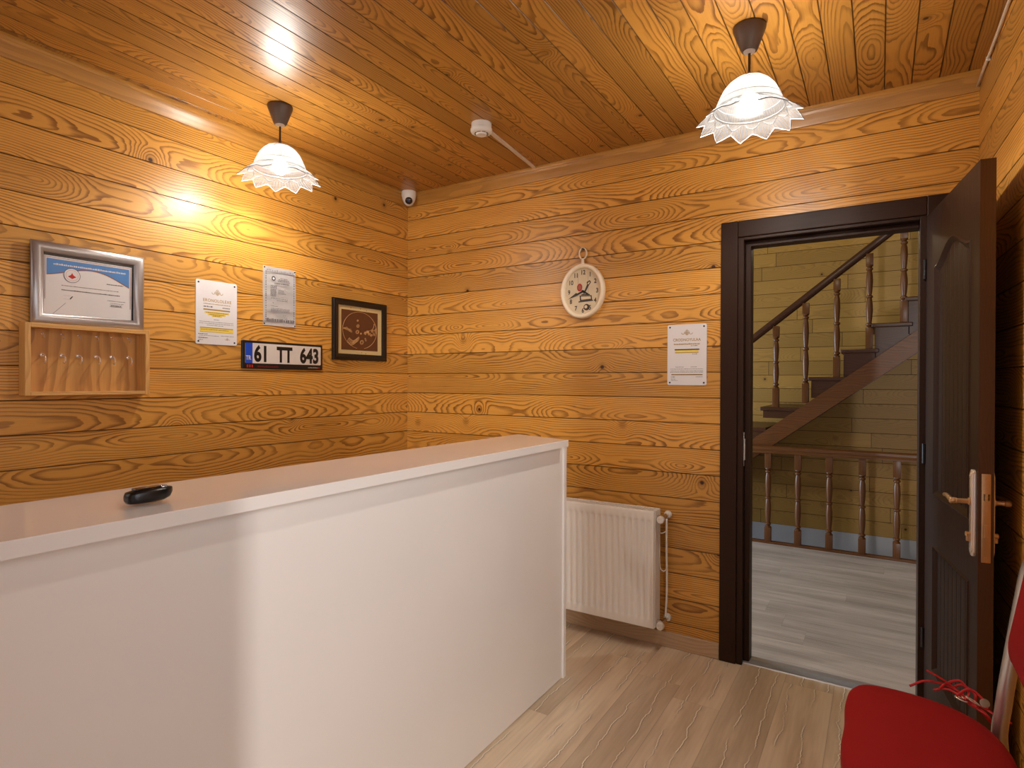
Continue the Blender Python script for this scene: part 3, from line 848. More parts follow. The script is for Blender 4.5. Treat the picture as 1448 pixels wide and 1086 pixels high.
# notices
def ornament(bm, cx, cy, s, z, mi):
    """Gold knot emblem: a looped diamond between two scrolls."""
    def stroke(pts, w):
        for a, b in zip(pts, pts[1:]):
            dx, dy = b[0]-a[0], b[1]-a[1]; L = math.hypot(dx, dy) or 1; nx, ny = -dy/L*w, dx/L*w
            flat(bm, [(a[0]+nx, a[1]+ny), (b[0]+nx, b[1]+ny), (b[0]-nx, b[1]-ny), (a[0]-nx, a[1]-ny)], z, mi)
    for k in range(4):
        a = k*PI/2+PI/4
        stroke([(cx+s*.30*math.cos(a)+s*.34*math.cos(t), cy+s*.30*math.sin(a)+s*.34*math.sin(t)) for t in [2*PI*i/14 for i in range(15)]], s*.05)
    stroke([(cx, cy+s*.95), (cx+s*.6, cy+s*.2), (cx, cy-s*.8), (cx-s*.6, cy+s*.2), (cx, cy+s*.95)], s*.04)
    for sx in (-1, 1):
        stroke([(cx+sx*s*(1.15+.42*math.cos(t)), cy-s*.1+s*.36*math.sin(t)) for t in [PI*.75+PI*1.35*i/12 for i in range(13)]], s*.07)
def notice_panel(root, W, H):
    bm = bmesh.new(); prism(bm, rrect(-W/2, -H/2, W/2, H/2, .009), 0, .004, None, .0008)
    pan = obj('panel', bm, m_plate_paper, root)
    for sx in (-1, 1):
        for sy in (-1, 1):
            bm = bmesh.new(); lathe(bm, [(.0042, .0036), (.0042, .0052), (.0025, .0065), (0, .0068)], 14, Matrix.Translation((sx*(W/2-.013), sy*(H/2-.013), 0)))
            obj('screw', bm, m_black, root, smooth=True, sharp=40)
    return pan
PR = [m_ink, m_inkd, m_gold, m_yellow, m_navy]
n1 = tag(on_left('notice_panel', -1.326, 1.654, 0), 'white notice panel with a yellow half disc, screwed on the left wall', 'notice', 'white notices with a gold emblem')
W, H = .204, .298; pan = notice_panel(n1, W, H); bm = bmesh.new(); z = .0043
ornament(bm, .002, .095, .017, z, 2)
text(bm, 'ERONOLOLEXE', .002, .050, .0195, z, .95, 2, align='CENTER', bold=.0003, space=1.1)
dashes(bm, -.066, .068, .038, .0045, z, 2, 31, .002, .005); dashes(bm, -.066, -.02, .024, .006, z, 4, 32); dashes(bm, .028, .064, .024, .006, z, 0, 33)
rect(bm, -.066, .010, .066, .0165, z, 2)
for i, (yy, hw) in enumerate(((-.004, .052), (-.0125, .036), (-.019, .018))):
    rect(bm, -hw-.008, yy-.001, hw+.008, yy+.0085, z, 3); dashes(bm, -hw, hw, yy+.0015, .0045, z+.0003, 2, 34+i)
dashes(bm, -.016, .012, -.034, .0035, z, 0, 39)
for i, yy in enumerate((-.045, -.053, -.061)): dashes(bm, -.086 if i < 2 else -.05, .082 if i < 2 else .03, yy, .0028, z, 0, 41+i)
rect(bm, -.082, -.091, .082, -.070, z, 3); rect(bm, -.082, -.0735, .082, -.070, z+.0002, 2); dashes(bm, -.078, .06, -.082, .004, z+.0003, 2, 45); rect(bm, -.082, -.0925, .082, -.091, z+.0002, 2)
dashes(bm, -.09, -.045, -.103, .0035, z, 1, 46); dashes(bm, .02, .085, -.108, .003, z, 0, 47); dashes(bm, -.085, .01, -.110, .0028, z, 0, 48); dashes(bm, -.09, -.045, -.121, .004, z, 1, 49); dashes(bm, -.088, -.068, -.130, .0035, z, 1, 50)
ornament(bm, .052, -.121, .008, z, 2)
obj('print', bm, PR, pan)

n3 = tag(on_far('notice_panel', 1.844, 1.4735, 0), 'white notice panel on the far wall beside the dark door frame', 'notice', 'white notices with a gold emblem')
W, H = .194, .303; pan = notice_panel(n3, W, H); bm = bmesh.new()
ornament(bm, .001, .110, .017, z, 2)
text(bm, 'CRODNOYULAA', .0, .068, .0195, z, .92, 2, align='CENTER', bold=.0003)
dashes(bm, -.064, .064, .050, .0075, z, 2, 61, .003, .006); dashes(bm, .02, .055, .043, .003, z, 4, 62)
rect(bm, -.060, .023, .062, .029, z, 1); rect(bm, -.058, .009, .058, .023, z, 3); rect(bm, -.058, .009, .058, .0125, z+.0002, 2)
dashes(bm, .028, .052, .002, .003, z, 4, 63)
dashes(bm, -.055, -.015, -.062, .003, z, 0, 64); dashes(bm, .02, .05, -.062, .003, z, 0, 65)
for i, yy in enumerate((-.072, -.082, -.088)): dashes(bm, -.082, .080, yy, .0028, z, 0, 66+i)
rect(bm, -.076, -.1015, .078, -.096, z, 2); dashes(bm, -.076, .078, -.0995, .002, z+.0003, 1, 71)
dashes(bm, -.078, -.058, -.112, .004, z, 1, 72); dashes(bm, .045, .078, -.111, .003, z, 0, 73); dashes(bm, -.078, -.055, -.122, .003, z, 0, 74); dashes(bm, -.078, -.044, -.129, .003, z, 0, 75)
obj('print', bm, PR, pan)

n2 = tag(on_left('paper_certificate', -.983, 1.7715, 0), 'grey bordered paper certificate hung above the number plate', 'notice')
W, H = .197, .303
bm = bmesh.new(); nx, ny = 8, 10; gv = [[bm.verts.new((-W/2+W*i/nx, -H/2+H*j/ny, .002+.0016*math.sin(i*1.3+j*.7)+(.004 if j == 0 and i > 2 else 0))) for i in range(nx+1)] for j in range(ny+1)]
for j in range(ny):
    for i in range(nx): bm.faces.new((gv[j][i], gv[j][i+1], gv[j+1][i+1], gv[j+1][i]))
r = bmesh.ops.solidify(bm, geom=bm.faces[:], thickness=.0004)
pan = obj('sheet', bm, m_paper, n2, smooth=True, sharp=40)
bm = bmesh.new(); z = .0075
for sx in (-1, 1):
    y = -H/2+.03
    while y < H/2-.02:
        rect(bm, sx*(W/2-.014)-.0025, y, sx*(W/2-.014)+.0025, y+rnd.uniform(.004, .009), z, 0); y += rnd.uniform(.010, .014)
dashes(bm, -.080, .080, H/2-.026, .012, z, 3, 81, .004, .010, .002); dashes(bm, -.085, .085, -H/2+.022, .016, z, 0, 82, .003, .010, .002)
flat(bm, circ(-.040, .092, .012), z, 1); flat(bm, circ(-.040, .092, .006), z+.0004, 2)
for i, hw in enumerate((.022, .032, .038)): dashes(bm, .022-hw, .022+hw, .094-i*.007, .005, z, 0, 83+i)
dashes(bm, -.035, .055, .066, .006, z, 0, 88, slope=-.0)
for i in range(3): dashes(bm, -.058, -.020, .053-i*.0055, .004, z, 0, 90+i)
for i in range(6): dashes(bm, -.058, -.024, .033-i*.0065, .005, z, 0, 94+i)
dashes(bm, -.010, .035, .042, .003, z, 0, 101)
for i in range(3): dashes(bm, -.012, .022+.006*i, .030-i*.007, .0035, z, 1, 102+i)
for a in ((-.016, .0, .050, .0008), (-.016, .036, .050, .0368)): rect(bm, a[0], a[1], a[2], a[3], z, 0)
dashes(bm, -.055, .045, -.012, .004, z, 0, 110); dashes(bm, -.02, .045, -.021, .004, z, 0, 111); dashes(bm, -.045, -.040, -.036, .005, z, 0, 112)
dashes(bm, -.055, -.015, -.052, .003, z, 0, 113)
for i in range(3): dashes(bm, -.055, .058, -.064-i*.0065, .005, z, 3, 114+i)
for i in range(16):
    t = i*.4; rect(bm, .018+.0016*i, -.100+.008*math.sin(t*2.2), .020+.0016*i, -.0985+.008*math.sin(t*2.2), z, 1)
dashes(bm, .028, .045, -.113, .003, z, 0, 119)
obj('print', bm, [m_ink, m_inkd, m_paper, plain('pale grey print', (168, 164, 166), .6)], pan)
for sx in (-1, 1):
    for sy in (-1, 1):
        bm = bmesh.new(); lathe(bm, [(.003, 0), (.003, .008), (.002, .0095), (0, .0098)], 12, Matrix.Translation((sx*(W/2-.007), sy*(H/2-.008), 0))); obj('pin', bm, m_black, n2, smooth=True, sharp=40)

# number plate
npz = tag(on_left('number_plate', -.9555, 1.466, 0), 'white 61 TT 643 number plate in a black holder on the left wall', 'number plate')
bm = bmesh.new(); W, H = .489, .140
prism(bm, rrect(-W/2, -H/2, W/2, H/2, .006), 0, .010, None, .002); hold = obj('holder', bm, m_black, npz)
bm = bmesh.new(); prism(bm, rrect(-.229, -.043, .231, .058, .005), .0095, .012, None, .0005); pl = obj('plate', bm, m_platew, npz)
bm = bmesh.new(); rect(bm, -.229, -.043, -.190, .058, .0123, 0); text(bm, 'TR', -.2265, -.026, .030, .0126, .78, 1, bold=.0006); obj('country_band', bm, [m_plateb, m_platew], pl)
bm = bmesh.new(); zz = .0124
for s, x in (('61', -.182), ('TT', -.050), ('643', .092)): text(bm, s, x, -.031, .108, zz, .70 if s == 'TT' else .76, 0, depth=.0004, bold=.0042, space=1.02)
obj('lettering', bm, m_black, pl)
bm = bmesh.new()
for i in range(3): rect(bm, -.220+i*.013, -.064, -.212+i*.013, -.050, .0104, 0)
dashes(bm, -.16, -.04, -.062, .009, .0104, 1, 131, .003, .010); dashes(bm, .147, .212, -.061, .008, .0104, 2, 132, .003, .006); dashes(bm, .212, .225, -.061, .009, .0104, 0, 133)
obj('print', bm, [m_redp, plain('dark red print', (110, 22, 20), .5), m_alu], hold)

# framed picture
pf = tag(on_left('framed_picture', -.425, 1.638, 0), 'black framed brown picture with gold threadwork in a circle', 'picture')
W, H = .213, .178
bm = bmesh.new(); frame_profile(bm, W, 2*H, [(0, 0), (0, .016), (.004, .021), (.014, .024), (.024, .020), (.036, .016), (.036, .004), (0, 0)])
o = obj('frame', bm, m_walnut, pf, smooth=True, sharp=30); o.location = (0, -H, 0)
bm = bmesh.new(); rect(bm, -W+.03, -H+.03, W-.03, H-.03, .006); obj('mount', bm, m_mat, pf)
bm = bmesh.new(); rect(bm, -.148, -.118, .144, .118, .0066); bd = obj('picture_board', bm, m_brown, pf)
bm = bmesh.new(); zt = .0075
tube(bm, [(-.002+.136*math.cos(t), .002+.110*math.sin(t), zt) for t in [PI*1.58+2*PI*.93*k/60 for k in range(61)]], .0013, 6)
rr = random.Random(5)
def loop(cx, cy, a, b, th, rad=.0012):
    tube(bm, [(cx+a*math.cos(t)*math.cos(th)-b*math.sin(t)*math.sin(th), cy+a*math.cos(t)*math.sin(th)+b*math.sin(t)*math.cos(th), zt) for t in [2*PI*k/12 for k in range(12)]], rad, 5, closed=True)
for k in range(9): loop(-.092+.009*k, -.052-.013*math.sin(k*.5)-.010, .017, .0055, 1.05)
for k in range(22):
    t = rr.random(); loop(.035+.095*t, -.012+.010*t+rr.uniform(-1, 1)*(.004+.022*t), .0075, .004, rr.uniform(0, 3))
for k in range(9):
    t = k/8; loop(-.128+.055*t, .012-.016*t+rr.uniform(-.005, .005), .006, .004, rr.uniform(0, 3))
for cx, cy, s in ((-.022, .060, .006), (-.020, .028, .011), (-.024, -.008, .013), (.012, -.068, .015), (.004, -.016, .005)):
    loop(cx, cy, s, s*.8, .5); loop(cx, cy, s*.55, s*.5, 1.2)
loop(.042, -.050, .010, .004, 2.0)
tube(bm, spline([(.058, .002, zt), (.085, .010, zt), (.105, .024, zt), (.112, .042, zt)], 6), .0013, 5); loop(.113, .047, .004, .003, 0)
obj('threadwork', bm, m_thread, bd, smooth=True)
bm = bmesh.new()
for x, y in ((-.075, .131), (0, .132), (.05, .127), (.012, -.131), (.045, -.135)): flat(bm, circ(x, y, .004, 8), .0064)
rect(bm, -.035, -.134, .005, -.1325, .0064)
obj('print', bm, m_gold, pf)

# wall clock
ck = tag(on_far('wall_clock', 1.280, 1.832, 0), 'cream oval wall clock shaped like a pocket watch', 'clock')
def oval(bm, a, b, prof, n=56, z0=0):
    rings = [[bm.verts.new(((a+d)*math.cos(2*PI*k/n), (b+d)*math.sin(2*PI*k/n), h)) for k in range(n)] for d, h in prof]
    for A, B in zip(rings, rings[1:]):
        for k in range(n): bm.faces.new((A[k], A[(k+1) % n], B[(k+1) % n], B[k]))
    return rings
A_, B_ = .131, .150
bm = bmesh.new(); R_ = oval(bm, A_, B_, [(-.03, 0), (-.001, 0), (0, .006), (0, .020), (-.003, .028), (-.010, .032), (-.017, .031), (-.023, .026), (-.026, .018), (-.026, .004)])
bmesh.ops.recalc_face_normals(bm, faces=bm.faces[:]); obj('case', bm, m_cream, ck, smooth=True, sharp=50)
bm = bmesh.new(); flat(bm, [((A_-.025)*math.cos(2*PI*k/48), (B_-.025)*math.sin(2*PI*k/48)) for k in range(48)], .010); dial = obj('dial', bm, m_dial, ck)
bm = bmesh.new(); zd = .0104
for h in range(1, 13):
    a = PI/2-2*PI*h/12; s = str(h)
    text(bm, s, .084*math.cos(a), .104*math.sin(a)-.012, .034, zd, .85, 0, align='CENTER', bold=.0011)
# gramophone drawing: box, turntable, horn
flat(bm, [(-.018, -.052), (.055, -.050), (.052, -.025), (-.020, -.022)], zd, 0); flat(bm, [(-.010, -.046), (.048, -.044), (.046, -.030), (-.012, -.028)], zd+.0003, 2)
flat(bm, [(-.026, -.060), (.060, -.056), (.060, -.050), (-.026, -.053)], zd, 0); flat(bm, [(-.010, -.021), (.042, -.024), (.040, -.017), (-.008, -.015)], zd, 0)
flat(bm, [(.0, -.016), (.012, -.012), (.036, .030), (.048, .046), (.040, .058), (.022, .048), (.024, .034), (.014, .012)], zd, 0)
flat(bm, [(.026, .040), (.038, .050), (.042, .046), (.032, .034)], zd+.0003, 2)
flat(bm, [(x-.020, y*1.35+.022) for x, y in circ(0, 0, .016, 16)], zd, 1); flat(bm, [(x-.020, y*1.35+.022) for x, y in circ(0, 0, .010, 16)], zd+.0003, 3)
flat(bm, circ(.022, -.088, .018, 14), zd, 0); flat(bm, circ(.018, -.086, .009, 12), zd+.0003, 2)
for x in (-.03, .03): rect(bm, x, -.02 if x > 0 else .035, x+.0012, .10, zd-.0001, 4)
obj('numerals', bm, [m_inkd, m_redp, m_dial, plain('faded red', (170, 92, 74), .6), m_ink], dial)
for nm, pts in (('hour_hand', [(-.004, -.004), (.004, .006), (.040, -.020), (.036, -.024)]), ('minute_hand', [(.006, .006), (.004, -.006), (-.030, -.020), (-.088, -.040), (-.040, -.008), (-.030, -.010)])):
    bm = bmesh.new(); prism(bm, pts, .0135 if nm[0] == 'h' else .015, .0145 if nm[0] == 'h' else .016); obj(nm, bm, m_black, ck)
bm = bmesh.new(); lathe(bm, [(.006, .010), (.006, .017), (.003, .0185)], 14); obj('spindle', bm, m_black, ck, smooth=True, sharp=40)
bm = bmesh.new(); flat(bm, [((A_-.024)*math.cos(2*PI*k/48), (B_-.024)*math.sin(2*PI*k/48)) for k in range(48)], .021); obj('glass_pane', bm, m_pane, ck)
bm = bmesh.new(); lathe(bm, [(.009, -.006), (.011, .004), (.008, .010), (.0095, .016), (.0065, .022), (.006, .028)], 16, Matrix.Translation((0, B_, .014)) @ Matrix.Rotation(-PI/2, 4, 'X'))
tube(bm, [(.022*math.cos(t), B_+.056+.030*math.sin(t), .012) for t in [2*PI*k/28 for k in range(28)]], .0045, 8, closed=True)
obj('hanging_ring', bm, m_cream, ck, smooth=True, sharp=50)
bm = bmesh.new(); lathe(bm, [(.003, 0), (.003, .020), (.007, .021), (.006, .024), (0, .025)], 12, Matrix.Translation((.002, B_+.078, 0))); obj('nail', bm, m_bronze, ck, smooth=True, sharp=40)

# ------------------------------------------------------------------ radiator
rad = tag(empty('radiator', (1.2, -.03, .12)), 'white ribbed panel radiator on the far wall behind the counter end', 'radiator')
RX0, RX1, RZ0, RZ1 = .74, 1.724, .122, .706
rp = lambda x, y, z: (x-1.2, y+.03, z-.12)
bm = bmesh.new(); N = 29; step = (RX1-RX0-.02)/N
xs = []; 
for k in range(N):
    a = RX0+.01+k*step
    for f_, g_ in ((.0, 0), (.14, 0), (.26, .55), (.36, 1), (.64, 1), (.74, .55), (.86, 0)): xs.append((a+f_*step, g_))
xs = [(RX0+.002, 0)] + xs + [(RX1-.002, 0)]
zs = [(RZ0+.004, 0), (RZ0+.040, 0), (RZ0+.046, .5), (RZ0+.054, 1), (RZ1-.060, 1), (RZ1-.052, .5), (RZ1-.046, 0), (RZ1-.010, 0)]
gv = [[bm.verts.new(rp(x, -.130+.007*gx*gz, z_)) for x, gx in xs] for z_, gz in zs]
for A, B in zip(gv, gv[1:]):
    for i in range(len(xs)-1): bm.faces.new((A[i], A[i+1], B[i+1], B[i]))
# rolled rim returning to a back sheet
rim = [gv[0][i] for i in range(len(xs))] + [gv[j][-1] for j in range(1, len(zs))] + [gv[-1][i] for i in range(len(xs)-2, -1, -1)] + [gv[j][0] for j in range(len(zs)-2, 0, -1)]
bk = [bm.verts.new((v.co.x+(.002 if v.co.x > 0 else -.002), v.co.y+.018, v.co.z+(.004 if v.co.z > .3 else -.004))) for v in rim]
for i in range(len(rim)): bm.faces.new((rim[i], rim[(i+1) % len(rim)], bk[(i+1) % len(rim)], bk[i]))
bmesh.ops.recalc_face_normals(bm, faces=bm.faces[:])
obj('front_panel', bm, m_white, rad, smooth=True, sharp=38)
obj('back_panel', bbox(rp(RX0, -.048, RZ0), rp(RX1-.004, -.036, RZ1-.012), .003), m_white, rad)
bm = bmesh.new()
box(bm, rp(RX1-.004, -.116, RZ0+.002), rp(RX1+.002, -.036, RZ1-.004), .002); box(bm, rp(RX0-.002, -.116, RZ0+.002), rp(RX0+.004, -.036, RZ1-.004), .002)
obj('side_cover', bm, m_white, rad)
bm = bmesh.new(); zt = RZ1-.006
for y in (-.122, -.042): box(bm, rp(RX0, y-.006, zt-.004), rp(RX1, y+.006, zt+.002), .001)
x = RX0+.006
while x < RX1-.006:
    box(bm, rp(x, -.118, zt-.002), rp(x+.005, -.046, zt+.0015)); x += .0125
obj('top_grille', bm, m_white, rad)
for z_ in (RZ0+.03, RZ1-.03):
    for x in (RX0+.1, RX1-.12): obj('wall_bracket', bbox(rp(x-.015, -.038, z_-.02), rp(x+.015, -.0005, z_+.02), .002), m_white, rad)
for z_ in (.668, .148):
    bm = bmesh.new(); cyl(bm, rp(RX1, -.082, z_), rp(RX1+.026, -.082, z_), .009, 14); lathe(bm, [(.0115, 0), (.0115, .010)], 6, axisM(rp(RX1+.004, -.082, z_), (1, 0, 0)))
    cyl(bm, rp(RX1+.030, -.120, z_-.004), rp(RX1+.030, -.040, z_), .0095, 16)
    vb = obj('valve_body', bm, m_chrome, rad, smooth=True, sharp=40)
    bm = bmesh.new(); lathe(bm, [(.017, 0), (.0185, .004), (.0185, .020), (.016, .024), (.009, .0245), (.008, .022), (0, .022)], 22, axisM(rp(RX1+.030, -.108, z_-.004), (0, -1, 0)))
    obj('valve_knob', bm, m_plastic, rad, smooth=True, sharp=40)
    bm = bmesh.new(); cyl(bm, rp(RX1+.030, -.040, z_), rp(RX1+.030, -.016, z_), .0085, 14); lathe(bm, [(.020, 0), (.018, .012), (.010, .018)], 20, axisM(rp(RX1+.030, -.0005, z_), (0, -1, 0)))
    obj('wall_rosette', bm, m_plastic, rad, smooth=True, sharp=40)
bm = bmesh.new(); tube(bm, spline([rp(RX1+.036, -.045, .655), rp(RX1+.033, -.034, .50), rp(RX1+.035, -.032, .30), rp(RX1+.033, -.045, .165)], 8), .0050, 10)
obj('riser_pipe', bm, m_white, rad, smooth=True)
bm = bmesh.new(); tube(bm, spline([rp(RX1+.006, -.070, .640), rp(RX1+.005, -.060, .50), rp(RX1+.007, -.055, .415), rp(RX1+.020, -.048, .392), rp(RX1+.034, -.036, .40), rp(RX1+.036, -.030, .42)], 8), .0032, 8)
tube(bm, spline([rp(RX1+.002, -.062, .585), rp(RX1+.018, -.055, .583), rp(RX1+.034, -.036, .592)], 5), .0028, 8)
obj('bleed_hose', bm, m_plastic, rad, smooth=True)

# ------------------------------------------------------------------ ceiling fittings
def pendant(loc, label, n_pts=12):
    root = tag(empty('pendant_lamp', loc), label, 'pendant lamp', 'glass pendant lamps')
    bm = bmesh.new(); lathe(bm, [(.052, 0), (.054, -.004), (.053, -.012), (.027, -.082), (.024, -.084), (.0, -.084)], 32); obj('ceiling_cup', bm, m_bronze, root, smooth=True, sharp=40)
    bm = bmesh.new(); lathe(bm, [(.020, -.083), (.019, -.088), (.007, -.089), (.006, -.092), (0, -.092)], 24); obj('cup_collar', bm, m_plastic, root, smooth=True, sharp=40)
    bm = bmesh.new(); cyl(bm, (0, 0, -.165), (0, 0, -.088), .0042, 12); obj('cord', bm, m_cord, root, smooth=True, sharp=60)
    bm = bmesh.new(); lathe(bm, [(.005, -.155), (.007, -.165), (.022, -.176), (.026, -.179), (.020, -.186), (.019, -.23), (0, -.23)], 24); obj('lamp_holder', bm, m_bronze, root, smooth=True, sharp=40)
    # bell with pleated, pointed skirt
    bm = bmesh.new(); n = n_pts*16; prof = [(.018, -.177), (.034, -.178), (.052, -.184), (.070, -.198), (.085, -.217), (.097, -.240), (.106, -.262), (.113, -.282)]
    rings = []
    for r, z in prof: rings.append([(r, z)]*n)
    skirt = []
    for j in range(1, 8):
        t = j/7; row = []
        for k in range(n):
            ph = (k/16) % 1.0; w = abs(2*ph-1)            # 1 at a point of the rim, 0 between two points
            rm = .148+.028*w**1.2; zm = -.312-.020*w**1.2
            rip = .0022*math.cos(2*PI*k/8)*t*(1-t)*2
            row.append((.113+(rm-.113)*t, -.282+(zm+.282)*(t**1.05)+rip))
        rings.append(row)
    V = [[bm.verts.new((r*math.cos(2*PI*k/n), r*math.sin(2*PI*k/n), z)) for k, (r, z) in enumerate(R_)] for R_ in rings]
    for A, B in zip(V, V[1:]):
        for k in range(n): bm.faces.new((A[k], A[(k+1) % n], B[(k+1) % n], B[k]))
    bmesh.ops.recalc_face_normals(bm, faces=bm.faces[:])
    rim_pts = [tuple(v.co) for v in V[-1]]
    sh = obj('lamp_shade', bm, m_glass, root, smooth=True)
    # raised rim cord, waist ring and scallop relief of the glass
    bm = bmesh.new()
    tube(bm, [(.1135*math.cos(t), .1135*math.sin(t), -.282) for t in [2*PI*k/64 for k in range(64)]], .0022, 6, closed=True)
    tube(bm, [(.1035*math.cos(t), .1035*math.sin(t), -.256) for t in [2*PI*k/64 for k in range(64)]], .0014, 6, closed=True)
    for k in range(n_pts):
        a0 = 2*PI*(k+.12)/n_pts; a1 = 2*PI*(k+.88)/n_pts; pts = []
        for i in range(9):
            t = i/8; a = a0+(a1-a0)*t; q = .14+.30*math.sin(PI*t); r = .113+.049*q; zz = -.282-.034*q-.002
            pts.append((r*math.cos(a), r*math.sin(a), zz))
        tube(bm, pts, .0020, 6)
    obj('relief', bm, m_glass_edge, sh, smooth=True)
    bm = bmesh.new()
    tube(bm, rim_pts[::2], .0016, 5, closed=True)
    obj('rim_bead', bm, m_glass_rim, sh, smooth=True)
    bm = bmesh.new(); lathe(bm, [(.012, -.228), (.014, -.236), (.024, -.250), (.030, -.266), (.0305, -.276), (.026, -.291), (.015, -.301), (0, -.304)], 24); obj('bulb', bm, m_bulb, root, smooth=True)
    return root
def glass_edge_mat():
    B = NB('thick glass edge'); nt = B.nt; o = nt.nodes['Material Output']
    x, y, z = B.coord(); n = B.noise(B.vec(x, y, z), 40, 2)
    B.out(B.mix(n, (.055, .053, .05), (.07, .068, .065)), .25)
    t = nt.nodes.new('ShaderNodeBsdfTransparent'); m = nt.nodes.new('ShaderNodeMixShader'); m.inputs[0].default_value = .55
    nt.links.new(B.b.outputs[0], m.inputs[1]); nt.links.new(t.outputs[0], m.inputs[2]); nt.links.new(m.outputs[0], o.inputs[0])
    return B.mat
m_glass_edge = glass_edge_mat()
m_glass_rim = plain('ground glass rim', (140, 136, 130), .35, var=.02)
pendant((.386, -1.266, CEIL), 'lit scalloped glass pendant lamp over the left wall notices')
pd2 = pendant((2.271, -.792, CEIL), 'lit scalloped glass pendant lamp above the door')
pd2.rotation_euler = (0, 0, .35)

sd = tag(empty('smoke_detector', (1.048, -.650, CEIL)), 'round white smoke detector on the plank ceiling', 'smoke detector')
bm = bmesh.new(); lathe(bm, [(.048, 0), (.048, -.026), (.049, -.027)], 36); obj('mounting_base', bm, m_plastic, sd, smooth=True, sharp=40)
bm = bmesh.new(); lathe(bm, [(.049, -.026), (.052, -.028), (.052, -.036), (.048, -.043), (.040, -.047), (.028, -.048), (.028, -.045), (0, -.045)], 36); obj('cover', bm, m_plastic, sd, smooth=True, sharp=40)
bm = bmesh.new(); lathe(bm, [(.026, -.045), (.026, -.052), (.024, -.055), (0, -.056)], 32); obj('sensor_cap', bm, m_plastic, sd, smooth=True, sharp=40)
for k in range(8):
    a = 2*PI*k/8+.2; bm = bmesh.new()
    pts = [(.031*math.cos(a+t), .031*math.sin(a+t), -.0478) for t in [-.28+.56*i/6 for i in range(7)]]
    tube(bm, pts, .0012, 6, ry=.0024, up=(0, 0, 1)); obj('slot', bm, m_black, sd)
cb = tag(empty('cable_duct', (1.017, -.32, CEIL)), 'straight white cable duct from the smoke detector to the far wall', 'cable duct')
a, b = Vector((1.044, -.603, 0)), Vector((.986, -.038, 0)); d = (b-a).normalized(); w = Vector((d.y, -d.x, 0)); c0 = Vector((1.017, -.32, 0))
bm = bmesh.new(); M = Matrix(((d.x, w.x, 0, (a-c0).x), (d.y, w.y, 0, (a-c0).y), (0, 0, 1, 0), (0, 0, 0, 1)))
box(bm, (0, -.008, -.007), ((b-a).length, .008, 0), .001); bmesh.ops.transform(bm, matrix=M, verts=bm.verts[:]); obj('trunking', bm, m_cable, cb)
bm = bmesh.new(); box(bm, (0, -.0092, -.0105), ((b-a).length, .0092, -.0065), .0012); bmesh.ops.transform(bm, matrix=M, verts=bm.verts[:]); obj('cover_strip', bm, m_cable, cb)

tc = empty('corner_cable', (2.985, 0, 2.5)); tag(tc, 'thin white cable running along the top of the right wall', 'cable')
bm = bmesh.new(); pts = []
for i in range(25):
    y = -.006-2.95*i/24; zz = 2.502+.05*min(1, -y/.5)+.003*math.sin(i*1.7)
    pts.append((2.985+.045*-y-.0080-2.985, y, zz-2.5))
tube(bm, pts, .0055, 8); obj('wire', bm, m_cable, tc, smooth=True)
for y in (-.2, -.9, -1.8):
    bm = bmesh.new(); xw = .045*-y; zz = 2.502+.05*min(1, -y/.5)-2.5
    box(bm, (xw-.014, y-.004, zz-.008), (xw-.0004, y+.004, zz+.008), .001); obj('clip', bm, m_plastic, tc)

dc = tag(empty('ceiling_dome_camera', (.072, -.072, CEIL)), 'small white dome security camera in the far ceiling corner', 'security camera')
cv = (CAM-Vector((.072, -.072, 2.50))).normalized()
bm = bmesh.new(); lathe(bm, [(.046, 0), (.048, -.004), (.047, -.030), (.044, -.036), (0, -.036)], 32); obj('base', bm, m_plastic, dc, smooth=True, sharp=40)
bm = bmesh.new(); lathe(bm, [(.045, -.034), (.043, -.046), (.037, -.062), (.028, -.078), (.016, -.088), (0, -.091)], 32); obj('housing', bm, m_plastic, dc, smooth=True, sharp=40)
ld = Vector((cv.x, cv.y, -.55)).normalized()
bm = bmesh.new(); lathe(bm, [(.020, .020), (.0235, .030), (.023, .0385), (.018, .0445), (.009, .0475), (0, .048)], 26, axisM((0, 0, -.048), ld)); lens = obj('lens_ball', bm, m_blackg, dc, smooth=True, sharp=50)
bm = bmesh.new(); lathe(bm, [(.008, .0470), (.007, .0490), (0, .0486)], 16, axisM((0, 0, -.048), ld)); obj('lens_glass', bm, m_navy, lens, smooth=True)

# ------------------------------------------------------------------ red chair against the right wall
ch = tag(empty('red_chair', (2.76, -1.17, 0)), 'red padded chair with a silver tube frame by the open door', 'chair')
cq = lambda x, y, z: (x-2.76, y+1.17, z)
half = [(2.583, -1.17), (2.580, -1.06), (2.590, -.975), (2.622, -.930), (2.70, -.918), (2.80, -.936), (2.875, -.985), (2.918, -1.06), (2.935, -1.17)]
outline = [(x, y) for x, y in half] + [(x, -2.34-y) for x, y in half[-2:0:-1]]
pts = [(p.x, p.y) for p in spline([(x, y, 0) for x, y in outline], 5, closed=True)]
cxs, cys = 2.755, -1.17
bm = bmesh.new()
rows = [(.94, .398), (.985, .404), (1.0, .418), (1.0, .436), (.985, .449), (.94, .459), (.84, .466), (.6, .471), (.3, .473)]
V = [[bm.verts.new(cq(cxs+(x-cxs)*s, cys+(y-cys)*s, z_)) for x, y in pts] for s, z_ in rows]
for A, B in zip(V, V[1:]):
    for k in range(len(pts)): bm.faces.new((A[k], A[(k+1) % len(pts)], B[(k+1) % len(pts)], B[k]))
bm.faces.new(V[-1]); bm.faces.new(V[0][::-1]); bmesh.ops.recalc_face_normals(bm, faces=bm.faces[:])
obj('seat', bm, m_red, ch, smooth=True)
bm = bmesh.new()
tube(bm, [cq(cxs+(x-cxs)*.95, cys+(y-cys)*.95, .390) for x, y in pts], .010, 10, closed=True); obj('seat_frame', bm, m_satin, ch, smooth=True)
